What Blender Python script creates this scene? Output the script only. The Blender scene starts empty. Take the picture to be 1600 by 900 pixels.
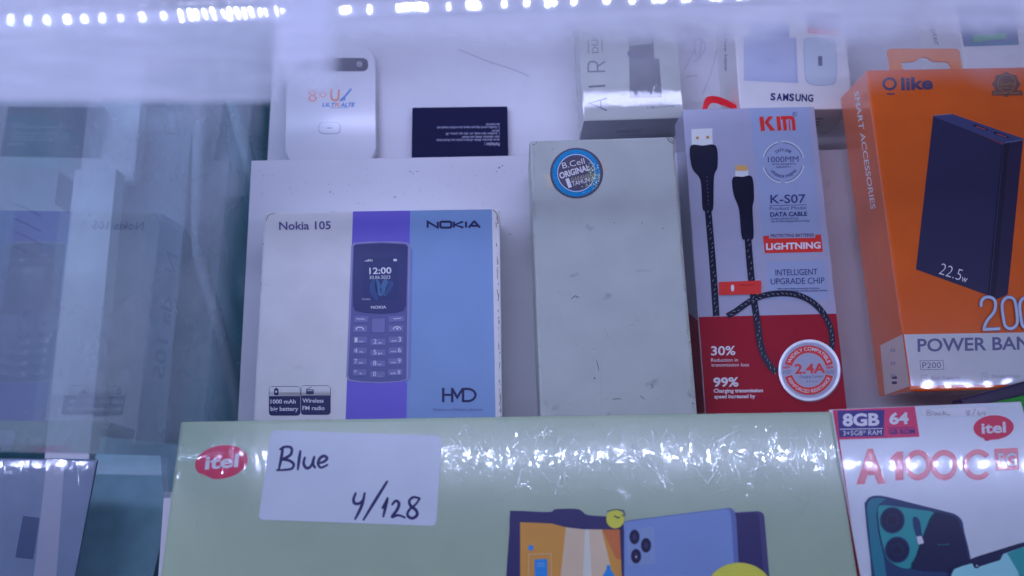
import bpy, bmesh, math, random
from mathutils import Vector, Matrix
random.seed(7)
S = bpy.context.scene
R = math.radians

# ---------------------------------------------------------------- camera
FPX = 1155.0                                   # focal length in pixels of the 1600x900 frame
CAM = Vector((0, 0, 0.50))
PITCH = 46.0                                   # degrees below the horizon
cam = bpy.data.objects.new('camera', bpy.data.cameras.new('camera'))
S.collection.objects.link(cam); S.camera = cam
cam.location = CAM; cam.rotation_euler = (R(90 - PITCH), 0, 0)
cam.data.sensor_width = 36; cam.data.lens = FPX / 1600 * 36
cam.data.clip_start = 0.005; cam.data.clip_end = 50
cam.data.dof.use_dof = True; cam.data.dof.focus_distance = 0.345; cam.data.dof.aperture_fstop = 7.5
CR = Matrix.Rotation(R(90 - PITCH), 3, 'X')     # camera axes -> world axes
def W(x, y, z): return CAM + CR @ Vector((x, y, z))       # camera frame point -> world
def D(x, y, z): return CR @ Vector((x, y, z))
def ray(px, py): return Vector(((px - 800) / FPX, -(py - 450) / FPX, -1.0))

# ---------------------------------------------------------------- world, render
wd = bpy.data.worlds.new('World'); S.world = wd; wd.use_nodes = True
bg = wd.node_tree.nodes['Background']
bg.inputs[0].default_value = (0.44, 0.48, 0.95, 1); bg.inputs[1].default_value = 0.155
S.view_settings.view_transform = 'Standard'; S.view_settings.look = 'None'
S.view_settings.exposure = 0; S.view_settings.gamma = 1
S.render.engine = 'CYCLES'
S.cycles.use_denoising = True
S.cycles.max_bounces = 10; S.cycles.transparent_max_bounces = 24; S.cycles.glossy_bounces = 5
S.cycles.caustics_reflective = False; S.cycles.caustics_refractive = False
S.cycles.sample_clamp_indirect = 4

LEDCOL = (0.55, 0.585, 1.0)
# area lights added to fill out the light of the modelled LEDs
def area(name, x, y, z, sx, sy, power, target, col=LEDCOL):
    l = bpy.data.lights.new(name, 'AREA'); l.shape = 'RECTANGLE'; l.size = sx; l.size_y = sy
    l.energy = power; l.color = col
    o = bpy.data.objects.new(name, l); S.collection.objects.link(o)
    o.location = W(x, y, z)
    d = (W(*target) - o.location).normalized()
    zax = -d; xax = D(1, 0, 0); xax = (xax - zax * xax.dot(zax)).normalized(); yax = zax.cross(xax)
    m = Matrix((xax, yax, zax)).transposed()
    o.rotation_euler = m.to_euler()
    return o
area('left_fill_light', -0.26, 0.17, -0.06, 0.40, 0.03, 0.60, (-0.06, -0.01, -0.36))  # added fill, set up and left of the LED lamp bar
area('upper_fill_light', -0.10, 0.20, -0.27, 0.50, 0.010, 0.36, (-0.08, 0.02, -0.42))  # added fill above the LED row, brightens the upper boards

# ---------------------------------------------------------------- materials
def lin(c): return tuple(((v/255)/12.92 if v/255 <= 0.04045 else ((v/255+0.055)/1.055)**2.4) for v in c)
WREF = (160, 166, 222)
def P(r, g, b, ref=WREF, k=0.80):
    """surface colour of something that looks (r,g,b) in the lamp's light, where white paper looks ref"""
    a = lin((r, g, b)); w = lin(ref)
    return tuple(min(0.88, max(0.004, k * x / y)) for x, y in zip(a, w))
REFM = (148, 150, 198); REFR = (128, 132, 188); REFG = (140, 146, 200)
MATS = {}
def film_group():
    g = bpy.data.node_groups.new('film', 'ShaderNodeTree')
    g.interface.new_socket('Strength', in_out='INPUT', socket_type='NodeSocketFloat')
    g.interface.new_socket('Normal', in_out='OUTPUT', socket_type='NodeSocketVector')
    n = g.nodes; L = g.links
    gi = n.new('NodeGroupInput'); go = n.new('NodeGroupOutput')
    tc = n.new('ShaderNodeTexCoord')
    acc = None
    # crossing hair-thin creases at several angles
    for k, (ang, sc, dist) in enumerate(((25, 120, .8), (-68, 100, 1.0))):
        mp = n.new('ShaderNodeMapping'); mp.inputs['Rotation'].default_value = (0, 0, R(ang))
        mp.inputs['Scale'].default_value = (1.0, 0.22, 1); mp.inputs['Location'].default_value = (k * 3.1, k * 1.7, 0)
        L.new(tc.outputs['Object'], mp.inputs[0])
        nz = n.new('ShaderNodeTexNoise'); nz.inputs['Scale'].default_value = sc
        nz.inputs['Detail'].default_value = 0; nz.inputs['Distortion'].default_value = dist
        L.new(mp.outputs[0], nz.inputs[0])
        s = n.new('ShaderNodeMath'); s.operation = 'SUBTRACT'; s.inputs[1].default_value = 0.5; L.new(nz.outputs[0], s.inputs[0])
        ab = n.new('ShaderNodeMath'); ab.operation = 'ABSOLUTE'; L.new(s.outputs[0], ab.inputs[0])
        mr = n.new('ShaderNodeMapRange'); mr.inputs[1].default_value = 0; mr.inputs[2].default_value = 0.03; mr.interpolation_type = 'SMOOTHSTEP'
        mr.inputs[3].default_value = .5; mr.inputs[4].default_value = 0; L.new(ab.outputs[0], mr.inputs[0])
        if acc is None: acc = mr.outputs[0]
        else:
            ad = n.new('ShaderNodeMath'); ad.operation = 'ADD'; L.new(acc, ad.inputs[0]); L.new(mr.outputs[0], ad.inputs[1]); acc = ad.outputs[0]
    for k, (ang, sc, dist) in enumerate(((42, 62, .7), (-55, 52, .9), (12, 66, .8), (80, 56, .6), (-20, 58, .7), (62, 70, .9), (-80, 48, .8), (30, 44, .5), (-35, 75, .7))):
        mp = n.new('ShaderNodeMapping'); mp.inputs['Rotation'].default_value = (0, 0, R(ang))
        mp.inputs['Scale'].default_value = (1.0, 0.10, 1); mp.inputs['Location'].default_value = (k * 2.3 + 1, k * 1.1, 0)
        L.new(tc.outputs['Object'], mp.inputs[0])
        nz = n.new('ShaderNodeTexNoise'); nz.inputs['Scale'].default_value = sc; nz.inputs['Detail'].default_value = 0; nz.inputs['Distortion'].default_value = dist
        L.new(mp.outputs[0], nz.inputs[0])
        s = n.new('ShaderNodeMath'); s.operation = 'SUBTRACT'; s.inputs[1].default_value = 0.5; L.new(nz.outputs[0], s.inputs[0])
        ab = n.new('ShaderNodeMath'); ab.operation = 'ABSOLUTE'; L.new(s.outputs[0], ab.inputs[0])
        mr = n.new('ShaderNodeMapRange'); mr.inputs[1].default_value = 0; mr.inputs[2].default_value = 0.011
        mr.inputs[3].default_value = 1.0; mr.inputs[4].default_value = 0; L.new(ab.outputs[0], mr.inputs[0])
        mk = n.new('ShaderNodeTexNoise'); mk.noise_dimensions = '4D'; mk.inputs['W'].default_value = k * 5.3; mk.inputs['Scale'].default_value = 85; mk.inputs['Detail'].default_value = 1; L.new(tc.outputs['Object'], mk.inputs[0])
        mq = n.new('ShaderNodeMapRange'); mq.inputs[1].default_value = .50; mq.inputs[2].default_value = .60; mq.inputs[3].default_value = 0; mq.inputs[4].default_value = 6.0; L.new(mk.outputs[0], mq.inputs[0])
        ad = n.new('ShaderNodeMath'); ad.operation = 'MULTIPLY_ADD'; L.new(mr.outputs[0], ad.inputs[0]); L.new(mq.outputs[0], ad.inputs[1]); L.new(acc, ad.inputs[2]); acc = ad.outputs[0]
    big = n.new('ShaderNodeTexNoise'); big.inputs['Scale'].default_value = 32; big.inputs['Detail'].default_value = 0
    L.new(tc.outputs['Object'], big.inputs[0])
    ml = n.new('ShaderNodeMath'); ml.operation = 'MULTIPLY'; ml.inputs[1].default_value = 12; L.new(big.outputs[0], ml.inputs[0])
    med = n.new('ShaderNodeTexNoise'); med.inputs['Scale'].default_value = 170; med.inputs['Detail'].default_value = 0; med.inputs['Distortion'].default_value = 0.8
    L.new(tc.outputs['Object'], med.inputs[0])
    m2 = n.new('ShaderNodeMath'); m2.operation = 'MULTIPLY_ADD'; m2.inputs[1].default_value = 4.5; L.new(med.outputs[0], m2.inputs[0]); L.new(ml.outputs[0], m2.inputs[2])
    ad = n.new('ShaderNodeMath'); ad.operation = 'ADD'; L.new(acc, ad.inputs[0]); L.new(m2.outputs[0], ad.inputs[1])
    bp = n.new('ShaderNodeBump'); bp.inputs['Distance'].default_value = 0.000014
    L.new(gi.outputs[0], bp.inputs['Strength']); L.new(ad.outputs[0], bp.inputs['Height'])
    L.new(bp.outputs[0], go.inputs[0])
    return g
FILM = film_group()
def mat(name, col, rough=0.5, film=0.0, var=0.04, metal=0.0, grime=0.0, coat=0.0, emit=None, estr=0, spec=0.35, varscale=60):
    if name in MATS: return MATS[name]
    m = bpy.data.materials.new(name); m.use_nodes = True; nt = m.node_tree; n = nt.nodes; L = nt.links
    b = n['Principled BSDF']
    b.inputs['Roughness'].default_value = rough; b.inputs['Metallic'].default_value = metal
    b.inputs['Specular IOR Level'].default_value = spec
    tc = n.new('ShaderNodeTexCoord')
    nz = n.new('ShaderNodeTexNoise'); nz.inputs['Scale'].default_value = varscale; nz.inputs['Detail'].default_value = 5
    L.new(tc.outputs['Object'], nz.inputs[0])
    rp = n.new('ShaderNodeMapRange'); rp.inputs[1].default_value = 0.3; rp.inputs[2].default_value = 0.7
    rp.inputs[3].default_value = 1 - var; rp.inputs[4].default_value = 1 + var; L.new(nz.outputs[0], rp.inputs[0])
    mx = n.new('ShaderNodeVectorMath'); mx.operation = 'SCALE'; mx.inputs[0].default_value = col
    L.new(rp.outputs[0], mx.inputs['Scale']); out = mx.outputs[0]
    if grime > 0:
        for (sc, th, wdt, gcol, st) in ((95, 0.66, 0.10, (0.10, 0.10, 0.10), grime), (420, 0.72, 0.04, (0.05, 0.05, 0.06), grime * 1.2), (22, 0.52, 0.25, (0.42, 0.44, 0.40), grime * 0.45)):
            g = n.new('ShaderNodeTexNoise'); g.inputs['Scale'].default_value = sc; g.inputs['Detail'].default_value = 6
            g.inputs['Distortion'].default_value = 0.6
            L.new(tc.outputs['Object'], g.inputs[0])
            gr = n.new('ShaderNodeMapRange'); gr.inputs[1].default_value = th; gr.inputs[2].default_value = th + wdt
            gr.inputs[3].default_value = 0; gr.inputs[4].default_value = st; L.new(g.outputs[0], gr.inputs[0])
            mi = n.new('ShaderNodeMix'); mi.data_type = 'RGBA'; L.new(gr.outputs[0], mi.inputs[0]); L.new(out, mi.inputs[6])
            mi.inputs[7].default_value = gcol + (1,); out = mi.outputs[2]
    L.new(out, b.inputs['Base Color'])
    fz = n.new('ShaderNodeTexNoise'); fz.inputs['Scale'].default_value = 1800; L.new(tc.outputs['Object'], fz.inputs[0])
    bp = n.new('ShaderNodeBump'); bp.inputs['Strength'].default_value = 0.08; bp.inputs['Distance'].default_value = 0.0002
    L.new(fz.outputs[0], bp.inputs['Height']); L.new(bp.outputs[0], b.inputs['Normal'])
    if film > 0:
        b.inputs['Coat Weight'].default_value = 1.0; b.inputs['Coat Roughness'].default_value = 0.05
        b.inputs['Coat IOR'].default_value = 1.5
        fg = n.new('ShaderNodeGroup'); fg.node_tree = FILM; fg.inputs[0].default_value = film
        L.new(fg.outputs[0], b.inputs['Coat Normal'])
    elif coat > 0:
        b.inputs['Coat Weight'].default_value = coat; b.inputs['Coat Roughness'].default_value = 0.12
    if emit:
        b.inputs['Emission Color'].default_value = emit + (1,); b.inputs['Emission Strength'].default_value = estr
    MATS[name] = m; return m

# ---------------------------------------------------------------- object helpers
def link(o): S.collection.objects.link(o); return o
def tag(o, label=None, cat=None, group=None, kind=None):
    if label: o['label'] = label
    if cat: o['category'] = cat
    if group: o['group'] = group
    if kind: o['kind'] = kind
    return o
def obj_from_bm(name, bm, mats, parent=None, smooth=False):
    me = bpy.data.meshes.new(name); bm.to_mesh(me); bm.free()
    for m in mats: me.materials.append(m)
    if smooth:
        for p in me.polygons: p.use_smooth = True
    o = bpy.data.objects.new(name, me); link(o)
    if parent: o.parent = parent
    return o
def bm_box(bm, x0, x1, y0, y1, z0, z1, bevel=0.0, mi=0, seg=2):
    vs = [bm.verts.new((x, y, z)) for z in (z0, z1) for y in (y0, y1) for x in (x0, x1)]
    fs = [bm.faces.new([vs[i] for i in f]) for f in ((0,2,3,1),(4,5,7,6),(0,1,5,4),(2,6,7,3),(0,4,6,2),(1,3,7,5))]
    for f in fs: f.material_index = mi
    if bevel > 0:
        es = set(e for f in fs for e in f.edges)
        bmesh.ops.bevel(bm, geom=list(es), offset=bevel, segments=seg, profile=0.6, affect='EDGES')
    return bm
def bm_prism(bm, pts, z0, z1, bevel=0.0, mi=0, seg=2):
    a = sum(pts[i][0]*pts[(i+1) % len(pts)][1]-pts[(i+1) % len(pts)][0]*pts[i][1] for i in range(len(pts)))
    if a < 0: pts = pts[::-1]
    lo = [bm.verts.new((p[0], p[1], z0)) for p in pts]; hi = [bm.verts.new((p[0], p[1], z1)) for p in pts]
    top = bm.faces.new(hi); bot = bm.faces.new(lo[::-1]); n = len(pts)
    fs = [top, bot]
    for i in range(n): fs.append(bm.faces.new((lo[i], lo[(i+1) % n], hi[(i+1) % n], hi[i])))
    for f in fs: f.material_index = mi
    if bevel > 0:
        bmesh.ops.bevel(bm, geom=list(top.edges), offset=bevel, segments=seg, profile=0.6, affect='EDGES')
    return bm
def rr(x0, x1, y0, y1, r, n=6):
    out = []
    for cx, cy, a0 in ((x1-r, y1-r, 0), (x0+r, y1-r, 90), (x0+r, y0+r, 180), (x1-r, y0+r, 270)):
        for k in range(n+1):
            a = R(a0 + 90*k/n); out.append((cx + r*math.cos(a), cy + r*math.sin(a)))
    return out
def smooth_pts(pts, n=6, closed=False):
    out = []; m = len(pts)
    rng = range(m if closed else m-1)
    for i in rng:
        g = lambda k: pts[k % m] if closed else pts[max(0, min(m-1, k))]
        p0, p1, p2, p3 = g(i-1), g(i), g(i+1), g(i+2)
        for k in range(n):
            t = k/n
            out.append(tuple(0.5*((2*b)+(-a+c)*t+(2*a-5*b+4*c-d)*t*t+(-a+3*b-3*c+d)*t**3) for a, b, c, d in zip(p0, p1, p2, p3)))
    if not closed: out.append(tuple(pts[-1]))
    return out
def tube(name, pts, r, m, parent=None, seg=10):
    """a tube through world-frame points"""
    bm = bmesh.new(); rings = []
    pts = [Vector(p) for p in pts]
    up = Vector((0.13, 0.3, 1)).normalized()
    for i, p in enumerate(pts):
        t = (pts[min(i+1, len(pts)-1)] - pts[max(i-1, 0)]).normalized()
        a = t.cross(up).normalized(); b = t.cross(a).normalized()
        rings.append([bm.verts.new(p + r*(math.cos(2*math.pi*k/seg)*a + math.sin(2*math.pi*k/seg)*b)) for k in range(seg)])
    for i in range(len(rings)-1):
        for k in range(seg):
            bm.faces.new((rings[i][k], rings[i][(k+1) % seg], rings[i+1][(k+1) % seg], rings[i+1][k]))
    bm.faces.new(rings[0][::-1]); bm.faces.new(rings[-1])
    return obj_from_bm(name, bm, [m], parent, True)

class Box:
    """a thing whose front face lies on a tilted plane; measured from where its corners are seen"""
    def __init__(s, name, tilt, ref, Z, corners, T, yaw=0.0, label='', cat='box', group=None):
        n = Vector((math.sin(R(yaw))*math.cos(R(tilt)), math.sin(R(tilt)), math.cos(R(yaw))*math.cos(R(tilt)))).normalized()
        rp = ray(*ref) * Z; s.nc = n; s.pc = rp
        P4 = [s.hit(c) for c in corners]                       # TL TR BR BL
        u = (P4[1]-P4[0]).normalized() + (P4[2]-P4[3]).normalized(); u = (u - n*u.dot(n)).normalized()
        v = n.cross(u)
        c = sum(P4, Vector())/4
        xs = [(p-c).dot(u) for p in P4]; ys = [(p-c).dot(v) for p in P4]
        x0 = (xs[0]+xs[3])/2; x1 = (xs[1]+xs[2])/2; y1 = (ys[0]+ys[1])/2; y0 = (ys[2]+ys[3])/2
        s.w = x1-x0; s.h = y1-y0; s.T = T; s.u, s.v = u, v
        s.org = c + u*(x0+x1)/2 + v*y0 - n*T                   # bottom centre of the back, camera frame
        s.e = bpy.data.objects.new(name, None); link(s.e); s.e.empty_display_size = 0.01
        m3 = Matrix((CR@u, CR@v, CR@n)).transposed(); m4 = m3.to_4x4(); m4.translation = CAM + CR@s.org
        s.e.matrix_world = m4
        tag(s.e, label, cat, group)
    def hit(s, p, n=None, q=None):
        n = n or s.nc; q = q or s.pc; d = ray(*p)
        return d * (q.dot(n)/d.dot(n))
    def local(s, p):
        q = p - s.org; return Vector((q.dot(s.u), q.dot(s.v), q.dot(s.nc)))
    def loc(s, p, dz=0.0, side='F', clamp=True):
        e = 0.0004
        if side == 'F':
            l = s.local(s.hit(p)); 
            if clamp: l.x = max(-s.w/2+e, min(s.w/2-e, l.x)); l.y = max(e, min(s.h-e, l.y))
            l.z = s.T + dz
        elif side == 'L':
            q = s.org - s.u*s.w/2; l = s.local(s.hit(p, s.u, q))
            l.z = max(e, min(s.T-e, l.z)); l.y = max(e, min(s.h-e, l.y)); l.x = -s.w/2 - dz
        elif side == 'B':
            l = s.local(s.hit(p, s.v, s.org)); l.z = max(e, min(s.T-e, l.z)); l.x = max(-s.w/2+e, min(s.w/2-e, l.x)); l.y = -dz
        return l
    def body(s, name, mats, bevel=0.0006, faces=None):
        bm = bmesh.new(); bm_box(bm, -s.w/2, s.w/2, 0, s.h, 0, s.T, bevel)
        bm.normal_update()
        if faces:
            for f in bm.faces:
                nn = f.normal
                if nn.x < -0.7: f.material_index = faces.get('L', 0)
                elif nn.x > 0.7: f.material_index = faces.get('R', 0)
                elif nn.y < -0.7: f.material_index = faces.get('B', 0)
                elif nn.y > 0.7: f.material_index = faces.get('T', 0)
        return obj_from_bm(name, bm, mats, s.e)

_glyph = {}
def glyphs(txt, bold, res=3):
    k = (txt, bold)
    if k in _glyph: return _glyph[k]
    cu = bpy.data.curves.new('t', 'FONT'); cu.body = txt; cu.offset = bold; cu.resolution_u = res; cu.fill_mode = 'BOTH'
    o = bpy.data.objects.new('t', cu); link(o)
    dg = bpy.context.evaluated_depsgraph_get(); dg.update()
    me = bpy.data.meshes.new_from_object(o.evaluated_get(dg))
    vs = [(v.co.x, v.co.y) for v in me.vertices]; fs = [tuple(p.vertices) for p in me.polygons]
    bpy.data.objects.remove(o); bpy.data.curves.remove(cu); bpy.data.meshes.remove(me)
    _glyph[k] = (vs, fs); return _glyph[k]
CAPH = 0.69

LAY = 0.00008
class Art:
    """printed matter on one face of a box, given in the frame's pixels, kept as one mesh with a few inks"""
    def __init__(s, box, name, side='F', parent=None, base=1, clamp=True):
        s.b = box; s.name = name; s.side = side; s.parent = parent or box.e; s.bm = bmesh.new(); s.mats = []; s.base = base; s.clamp = clamp
    def mi(s, m):
        if m not in s.mats: s.mats.append(m)
        return s.mats.index(m)
    def V(s, p, lay): return s.bm.verts.new(s.b.loc(p, (s.base+lay)*LAY, s.side, s.clamp))
    def face(s, vs, m):
        try: f = s.bm.faces.new(vs); f.material_index = s.mi(m)
        except ValueError: pass
    def poly(s, pts, m, lay=0): s.face([s.V(p, lay) for p in pts], m); return s
    def smooth(s, pts, m, lay=0, n=6): return s.poly(smooth_pts(pts, n, True), m, lay)
    def rrect(s, q, r, m, lay=0, n=5):
        """rounded quad TL TR BR BL"""
        c = [Vector(p) for p in q]; out = []
        for i in range(4):
            a, b, d = c[i-1], c[i], c[(i+1) % 4]
            e0 = b + (a-b).normalized()*r; e1 = b + (d-b).normalized()*r
            for k in range(n+1):
                t = k/n; out.append(tuple((1-t)**2*e0 + 2*t*(1-t)*b + t*t*e1))
        return s.poly(out, m, lay)
    def rect(s, x0, y0, x1, y1, m, lay=0, r=0):
        q = [(x0, y0), (x1, y0), (x1, y1), (x0, y1)]
        return s.rrect(q, r, m, lay) if r else s.poly(q, m, lay)
    def ell(s, cx, cy, rx, ry, m, lay=0, rot=0, n=40):
        c, d = math.cos(R(rot)), math.sin(R(rot))
        return s.poly([(cx + rx*math.cos(t)*c - ry*math.sin(t)*d, cy + rx*math.cos(t)*d + ry*math.sin(t)*c) for t in (2*math.pi*k/n for k in range(n))], m, lay)
    def arc(s, cx, cy, r0, r1, a0, a1, m, lay=0, n=28, sq=1.0):
        vi = []; 
        for k in range(n+1):
            a = R(a0+(a1-a0)*k/n)
            vi.append((s.V((cx+r0*math.cos(a), cy-sq*r0*math.sin(a)), lay), s.V((cx+r1*math.cos(a), cy-sq*r1*math.sin(a)), lay)))
        for k in range(n): s.face((vi[k][0], vi[k][1], vi[k+1][1], vi[k+1][0]), m)
        return s
    def stroke(s, pts, w, m, lay=0, closed=False, sm=0, taper=None):
        pts = [tuple(p) for p in pts]
        if sm: pts = smooth_pts(pts, sm, closed)
        n = len(pts); L = []
        for i in range(n):
            a = Vector(pts[i-1] if (i > 0 or closed) else pts[i]); b = Vector(pts[i]); c = Vector(pts[(i+1) % n] if (i < n-1 or closed) else pts[i])
            d0 = (b-a).normalized() if (b-a).length > 1e-9 else (c-b).normalized()
            d1 = (c-b).normalized() if (c-b).length > 1e-9 else d0
            t = (d0+d1); t = t.normalized() if t.length > 1e-6 else d0
            nn = Vector((-t.y, t.x)); k = min(1.8, 1/max(0.4, abs(nn.dot(Vector((-d1.y, d1.x))))))
            ww = w/2*k
            if taper: ww *= taper(i/(n-1))
            L.append((s.V(tuple(b+nn*ww), lay), s.V(tuple(b-nn*ww), lay)))
        for i in range(n if closed else n-1):
            j = (i+1) % n; s.face((L[i][0], L[i][1], L[j][1], L[j][0]), m)
        return s
    def text(s, txt, a, b, h, m, bold=0.0, lay=0, shear=0.0, up=None):
        vs, fs = glyphs(txt, bold); x0 = min(v[0] for v in vs); x1 = max(v[0] for v in vs)
        a = Vector(a); b = Vector(b); d = b-a; u = Vector((d.y, -d.x)).normalized() if up is None else Vector(up).normalized()
        dn = d.normalized()
        nv = []
        for x, y in vs:
            p = a + d*((x-x0)/(x1-x0)) + u*(h*y/CAPH) + dn*(shear*h*y/CAPH); nv.append(s.V(tuple(p), lay))
        for f in fs: s.face([nv[i] for i in f], m)
        return s
    def text_arc(s, txt, cx, cy, r, a0, a1, h, m, bold=0.0, lay=0, inward=False):
        vs, fs = glyphs(txt, bold); x0 = min(v[0] for v in vs); x1 = max(v[0] for v in vs); nv = []
        for x, y in vs:
            a = R(a0 + (a1-a0)*(x-x0)/(x1-x0)); rad = r + (-1 if inward else 1)*h*y/CAPH
            nv.append(s.V((cx+rad*math.cos(a), cy-rad*math.sin(a)), lay))
        for f in fs: s.face([nv[i] for i in f], m)
        return s
    def done(s):
        bmesh.ops.recalc_face_normals(s.bm, faces=s.bm.faces[:])
        return obj_from_bm(s.name, s.bm, s.mats, s.parent)

# ================================================================ the display case
teal = mat('teal_glass_floor', (0.035, 0.10, 0.12), 0.25, var=0.25, varscale=9)
bm = bmesh.new(); bm_box(bm, -1.2, 1.2, -0.6, 1.6, -0.03, 0.0)
tag(obj_from_bm('floor', bm, [teal]), 'dark teal glass bottom of the display case', None, None, 'structure')

TB = 11.4                                        # slope of the stepped boards seen from the lens
white = mat('board_white', (0.78, 0.78, 0.80), 0.30, var=0.035, varscale=14, grime=0.10, spec=0.4)
edge_m = mat('board_edge', (0.60, 0.62, 0.66), 0.5)
def board(label, Z, corners, T=0.005, cat='display board', m=white, tilt=TB, group='stepped display boards', leg=True, name='display_board'):
    b = Box(name, tilt, (800, 450), Z, corners, T, label=label, cat=cat, group=group)
    b.body('panel', [m, edge_m], 0.0005)
    if leg:
        bm = bmesh.new()
        bm_box(bm, -b.w/2+0.06, b.w/2-0.06, 0.01, b.h-0.01, -0.012, -0.0005)
        obj_from_bm('support', bm, [edge_m], b.e)
    return b
ZB = 0.385; ZA = 0.410
bA = board('upper white display board holding the pocket router and the adapter box', ZA, [(431, 2), (1750, -24), (1750, 300), (415, 300)])
bB = board('middle white display board under the phone box and the cable box', ZB, [(398, 252), (1800, 223), (1990, 760), (358, 790)])
bC = board('lower white display board peeking out left of the green box', 0.335, [(268, 770), (1500, 745), (1530, 960), (228, 985)], leg=False)
bG = Box('gap_panel', TB, (800, 450), .452, [(-400, -60), (1900, -60), (1900, 980), (-400, 980)], .004)  # added sheet, lightens the gap where the floor gets no light
bG.body('panel_sheet', [mat('gap_teal', (.10, .35, .37), .22, var=.25, varscale=14)], .0005); tag(bG.e, 'teal sheet added under the stepped boards to lighten the dark gap', None, None, 'structure')
# seam, scuffs and pencil marks on the boards
pencil = mat('pencil', P(120, 122, 178), 0.6)
a = Art(bA, 'scratch_marks')
a.stroke([(716, 77), (760, 95), (800, 108), (826, 119)], 1.6, pencil, sm=4)
for pts in ([(1070, 108), (1078, 92), (1086, 78)], [(1083, 96), (1092, 90), (1095, 62), (1085, 66), (1088, 90)], [(1096, 60), (1102, 75), (1092, 92)], [(1072, 120), (1090, 118)]):
    a.stroke(pts, 1.3, pencil, sm=4)
a.stroke([(1120, 78), (1112, 110), (1098, 148)], 1.0, pencil, sm=3)
a.done()
dirt = mat('dirt_specks', (0.24, 0.24, 0.27), 0.7)
a = Art(bB, 'dirt_specks')
for x, y, r in ((516, 300, 1.3), (617, 308, 1.5), (641, 268, 1.2), (645, 271, 1.0), (652, 268, 1.1), (780, 262, 1.8), (785, 259, 1.3), (776, 268, 1.0), (514, 288, .9), (797, 366, 1.2), (521, 303, .9), (1367, 508, 1.3), (1299, 214, 1.2), (560, 318, .8), (700, 290, .7), (455, 302, .7)):
    a.ell(x, y, r, r*0.8, dirt, n=7)
for i in range(70):
    x = random.uniform(400, 840); y = random.gauss(282, 20)
    if 255 < y < 322: a.ell(x, y, random.uniform(.35, .8), random.uniform(.3, .6), dirt, n=5)
for i in range(30):
    x = random.uniform(1300, 1380); y = random.uniform(250, 630); a.ell(x, y, random.uniform(.35, .8), random.uniform(.3, .6), dirt, n=5)
a.done()

# ================================================================ phone box with purple and blue stripes
PF = dict(rough=0.32, spec=0.4)
carton_w = mat('carton_white', P(158, 156, 200, REFM), 0.45, grime=0.10)
ink_violet = mat('ink_violet', P(66, 62, 128, REFM), 0.4)
ink_navy = mat('ink_navy', P(28, 30, 84, REFM), 0.4)
stripe = mat('stripe_purple', P(76, 68, 184, REFM), 0.35, var=0.03)
blue = mat('panel_blue', P(88, 112, 184, REFM), 0.35, var=0.03)
N = Box('phone_box', TB, (596, 490), 0.352, [(414, 331), (779.5, 326), (787, 690), (391.5, 697)], 0.030,
        label='white phone box with a purple stripe, a light blue panel and a printed keypad phone')
N.body('carton', [carton_w], 0.0012)
a = Art(N, 'colour_stripe', clamp=True); a.poly([(551.7, 327), (641, 326), (634.5, 700), (538.5, 700)], stripe); a.done()
a = Art(N, 'blue_panel'); a.poly([(641, 326), (768.5, 325), (775, 700), (634.5, 700)], blue); a.done()
a = Art(N, 'worn_edge', base=2)
wear = mat('wear_grey', P(112, 106, 128, REFM), 0.8)
def worn(a, p, q, n, w, m, jit=1.0):
    for i in range(n):
        t = random.random(); L = random.uniform(0.004, 0.03)
        x0, y0 = p[0]+(q[0]-p[0])*t, p[1]+(q[1]-p[1])*t; x1, y1 = p[0]+(q[0]-p[0])*(t+L), p[1]+(q[1]-p[1])*(t+L)
        j = random.uniform(-jit, jit); dx, dy = (j, 0) if abs(q[1]-p[1]) > abs(q[0]-p[0]) else (0, j)
        a.stroke([(x0+dx, y0+dy), (x1+dx*.6, y1+dy*.6)], random.uniform(.4, 1)*w, m)
worn(a, (425, 331.5), (770, 327), 40, 1.3, wear, .7); worn(a, (775.5, 335), (782, 650), 60, 1.5, wear, 1.3); worn(a, (413, 345), (396, 640), 30, 1.1, wear, .8)
a.stroke([(415, 640), (407, 480), (416, 345), (420, 336), (430, 333)][::-1][0:3], 1.0, wear, sm=4)
a.stroke([(770, 327), (777, 336), (778, 350)], 1.6, wear, sm=4)
a.ell(768, 324.5, 3, 2, wear); a.done()
a = Art(N, 'model_text', base=2); a.text('Nokia 105', (436.3, 359), (517, 358), 12.2, ink_violet, 0.018); a.done()
a = Art(N, 'brand_text', base=2)
def wide(a, word, x0, x1, yb, h, m, w, gap=0.16, slope=0.0, lay=0):
    """squarish wide capitals drawn as strokes"""
    G = {'N': ([[(0, 1), (0, 0), (1, 1), (1, 0)]], 1.0), 'O': ([[(.12, 0), (.88, 0), (1, .15), (1, .85), (.88, 1), (.12, 1), (0, .85), (0, .15), (.12, 0), (.5, 0)]], 1.08),
         'K': ([[(0, 0), (0, 1)], [(.95, 0), (.08, .52), (1, 1)]], .95), 'I': ([[(0, 0), (0, 1)]], .0), 'A': ([[(0, 1), (.46, 0), (.54, 0), (1, 1)], [(.24, .70), (.76, .70)]], 1.12)}
    tot = sum(G[c][1] for c in word); gaps = len(word)-1; W_ = (x1-x0); unit = (W_ - w)/(tot + gaps*gap*1.6)
    x = x0 + w/2
    for c in word:
        st, wd_ = G[c]
        for s_ in st: a.stroke([(x+p[0]*wd_*unit, yb - h + w/2 + p[1]*(h-w) - (x-x0)*slope) for p in s_], w, m, lay)
        x += unit*(wd_+gap*1.6)
wide(a, 'NOKIA', 666.5, 751.7, 357.5, 12.8, ink_navy, 3.5); a.done()
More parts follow.
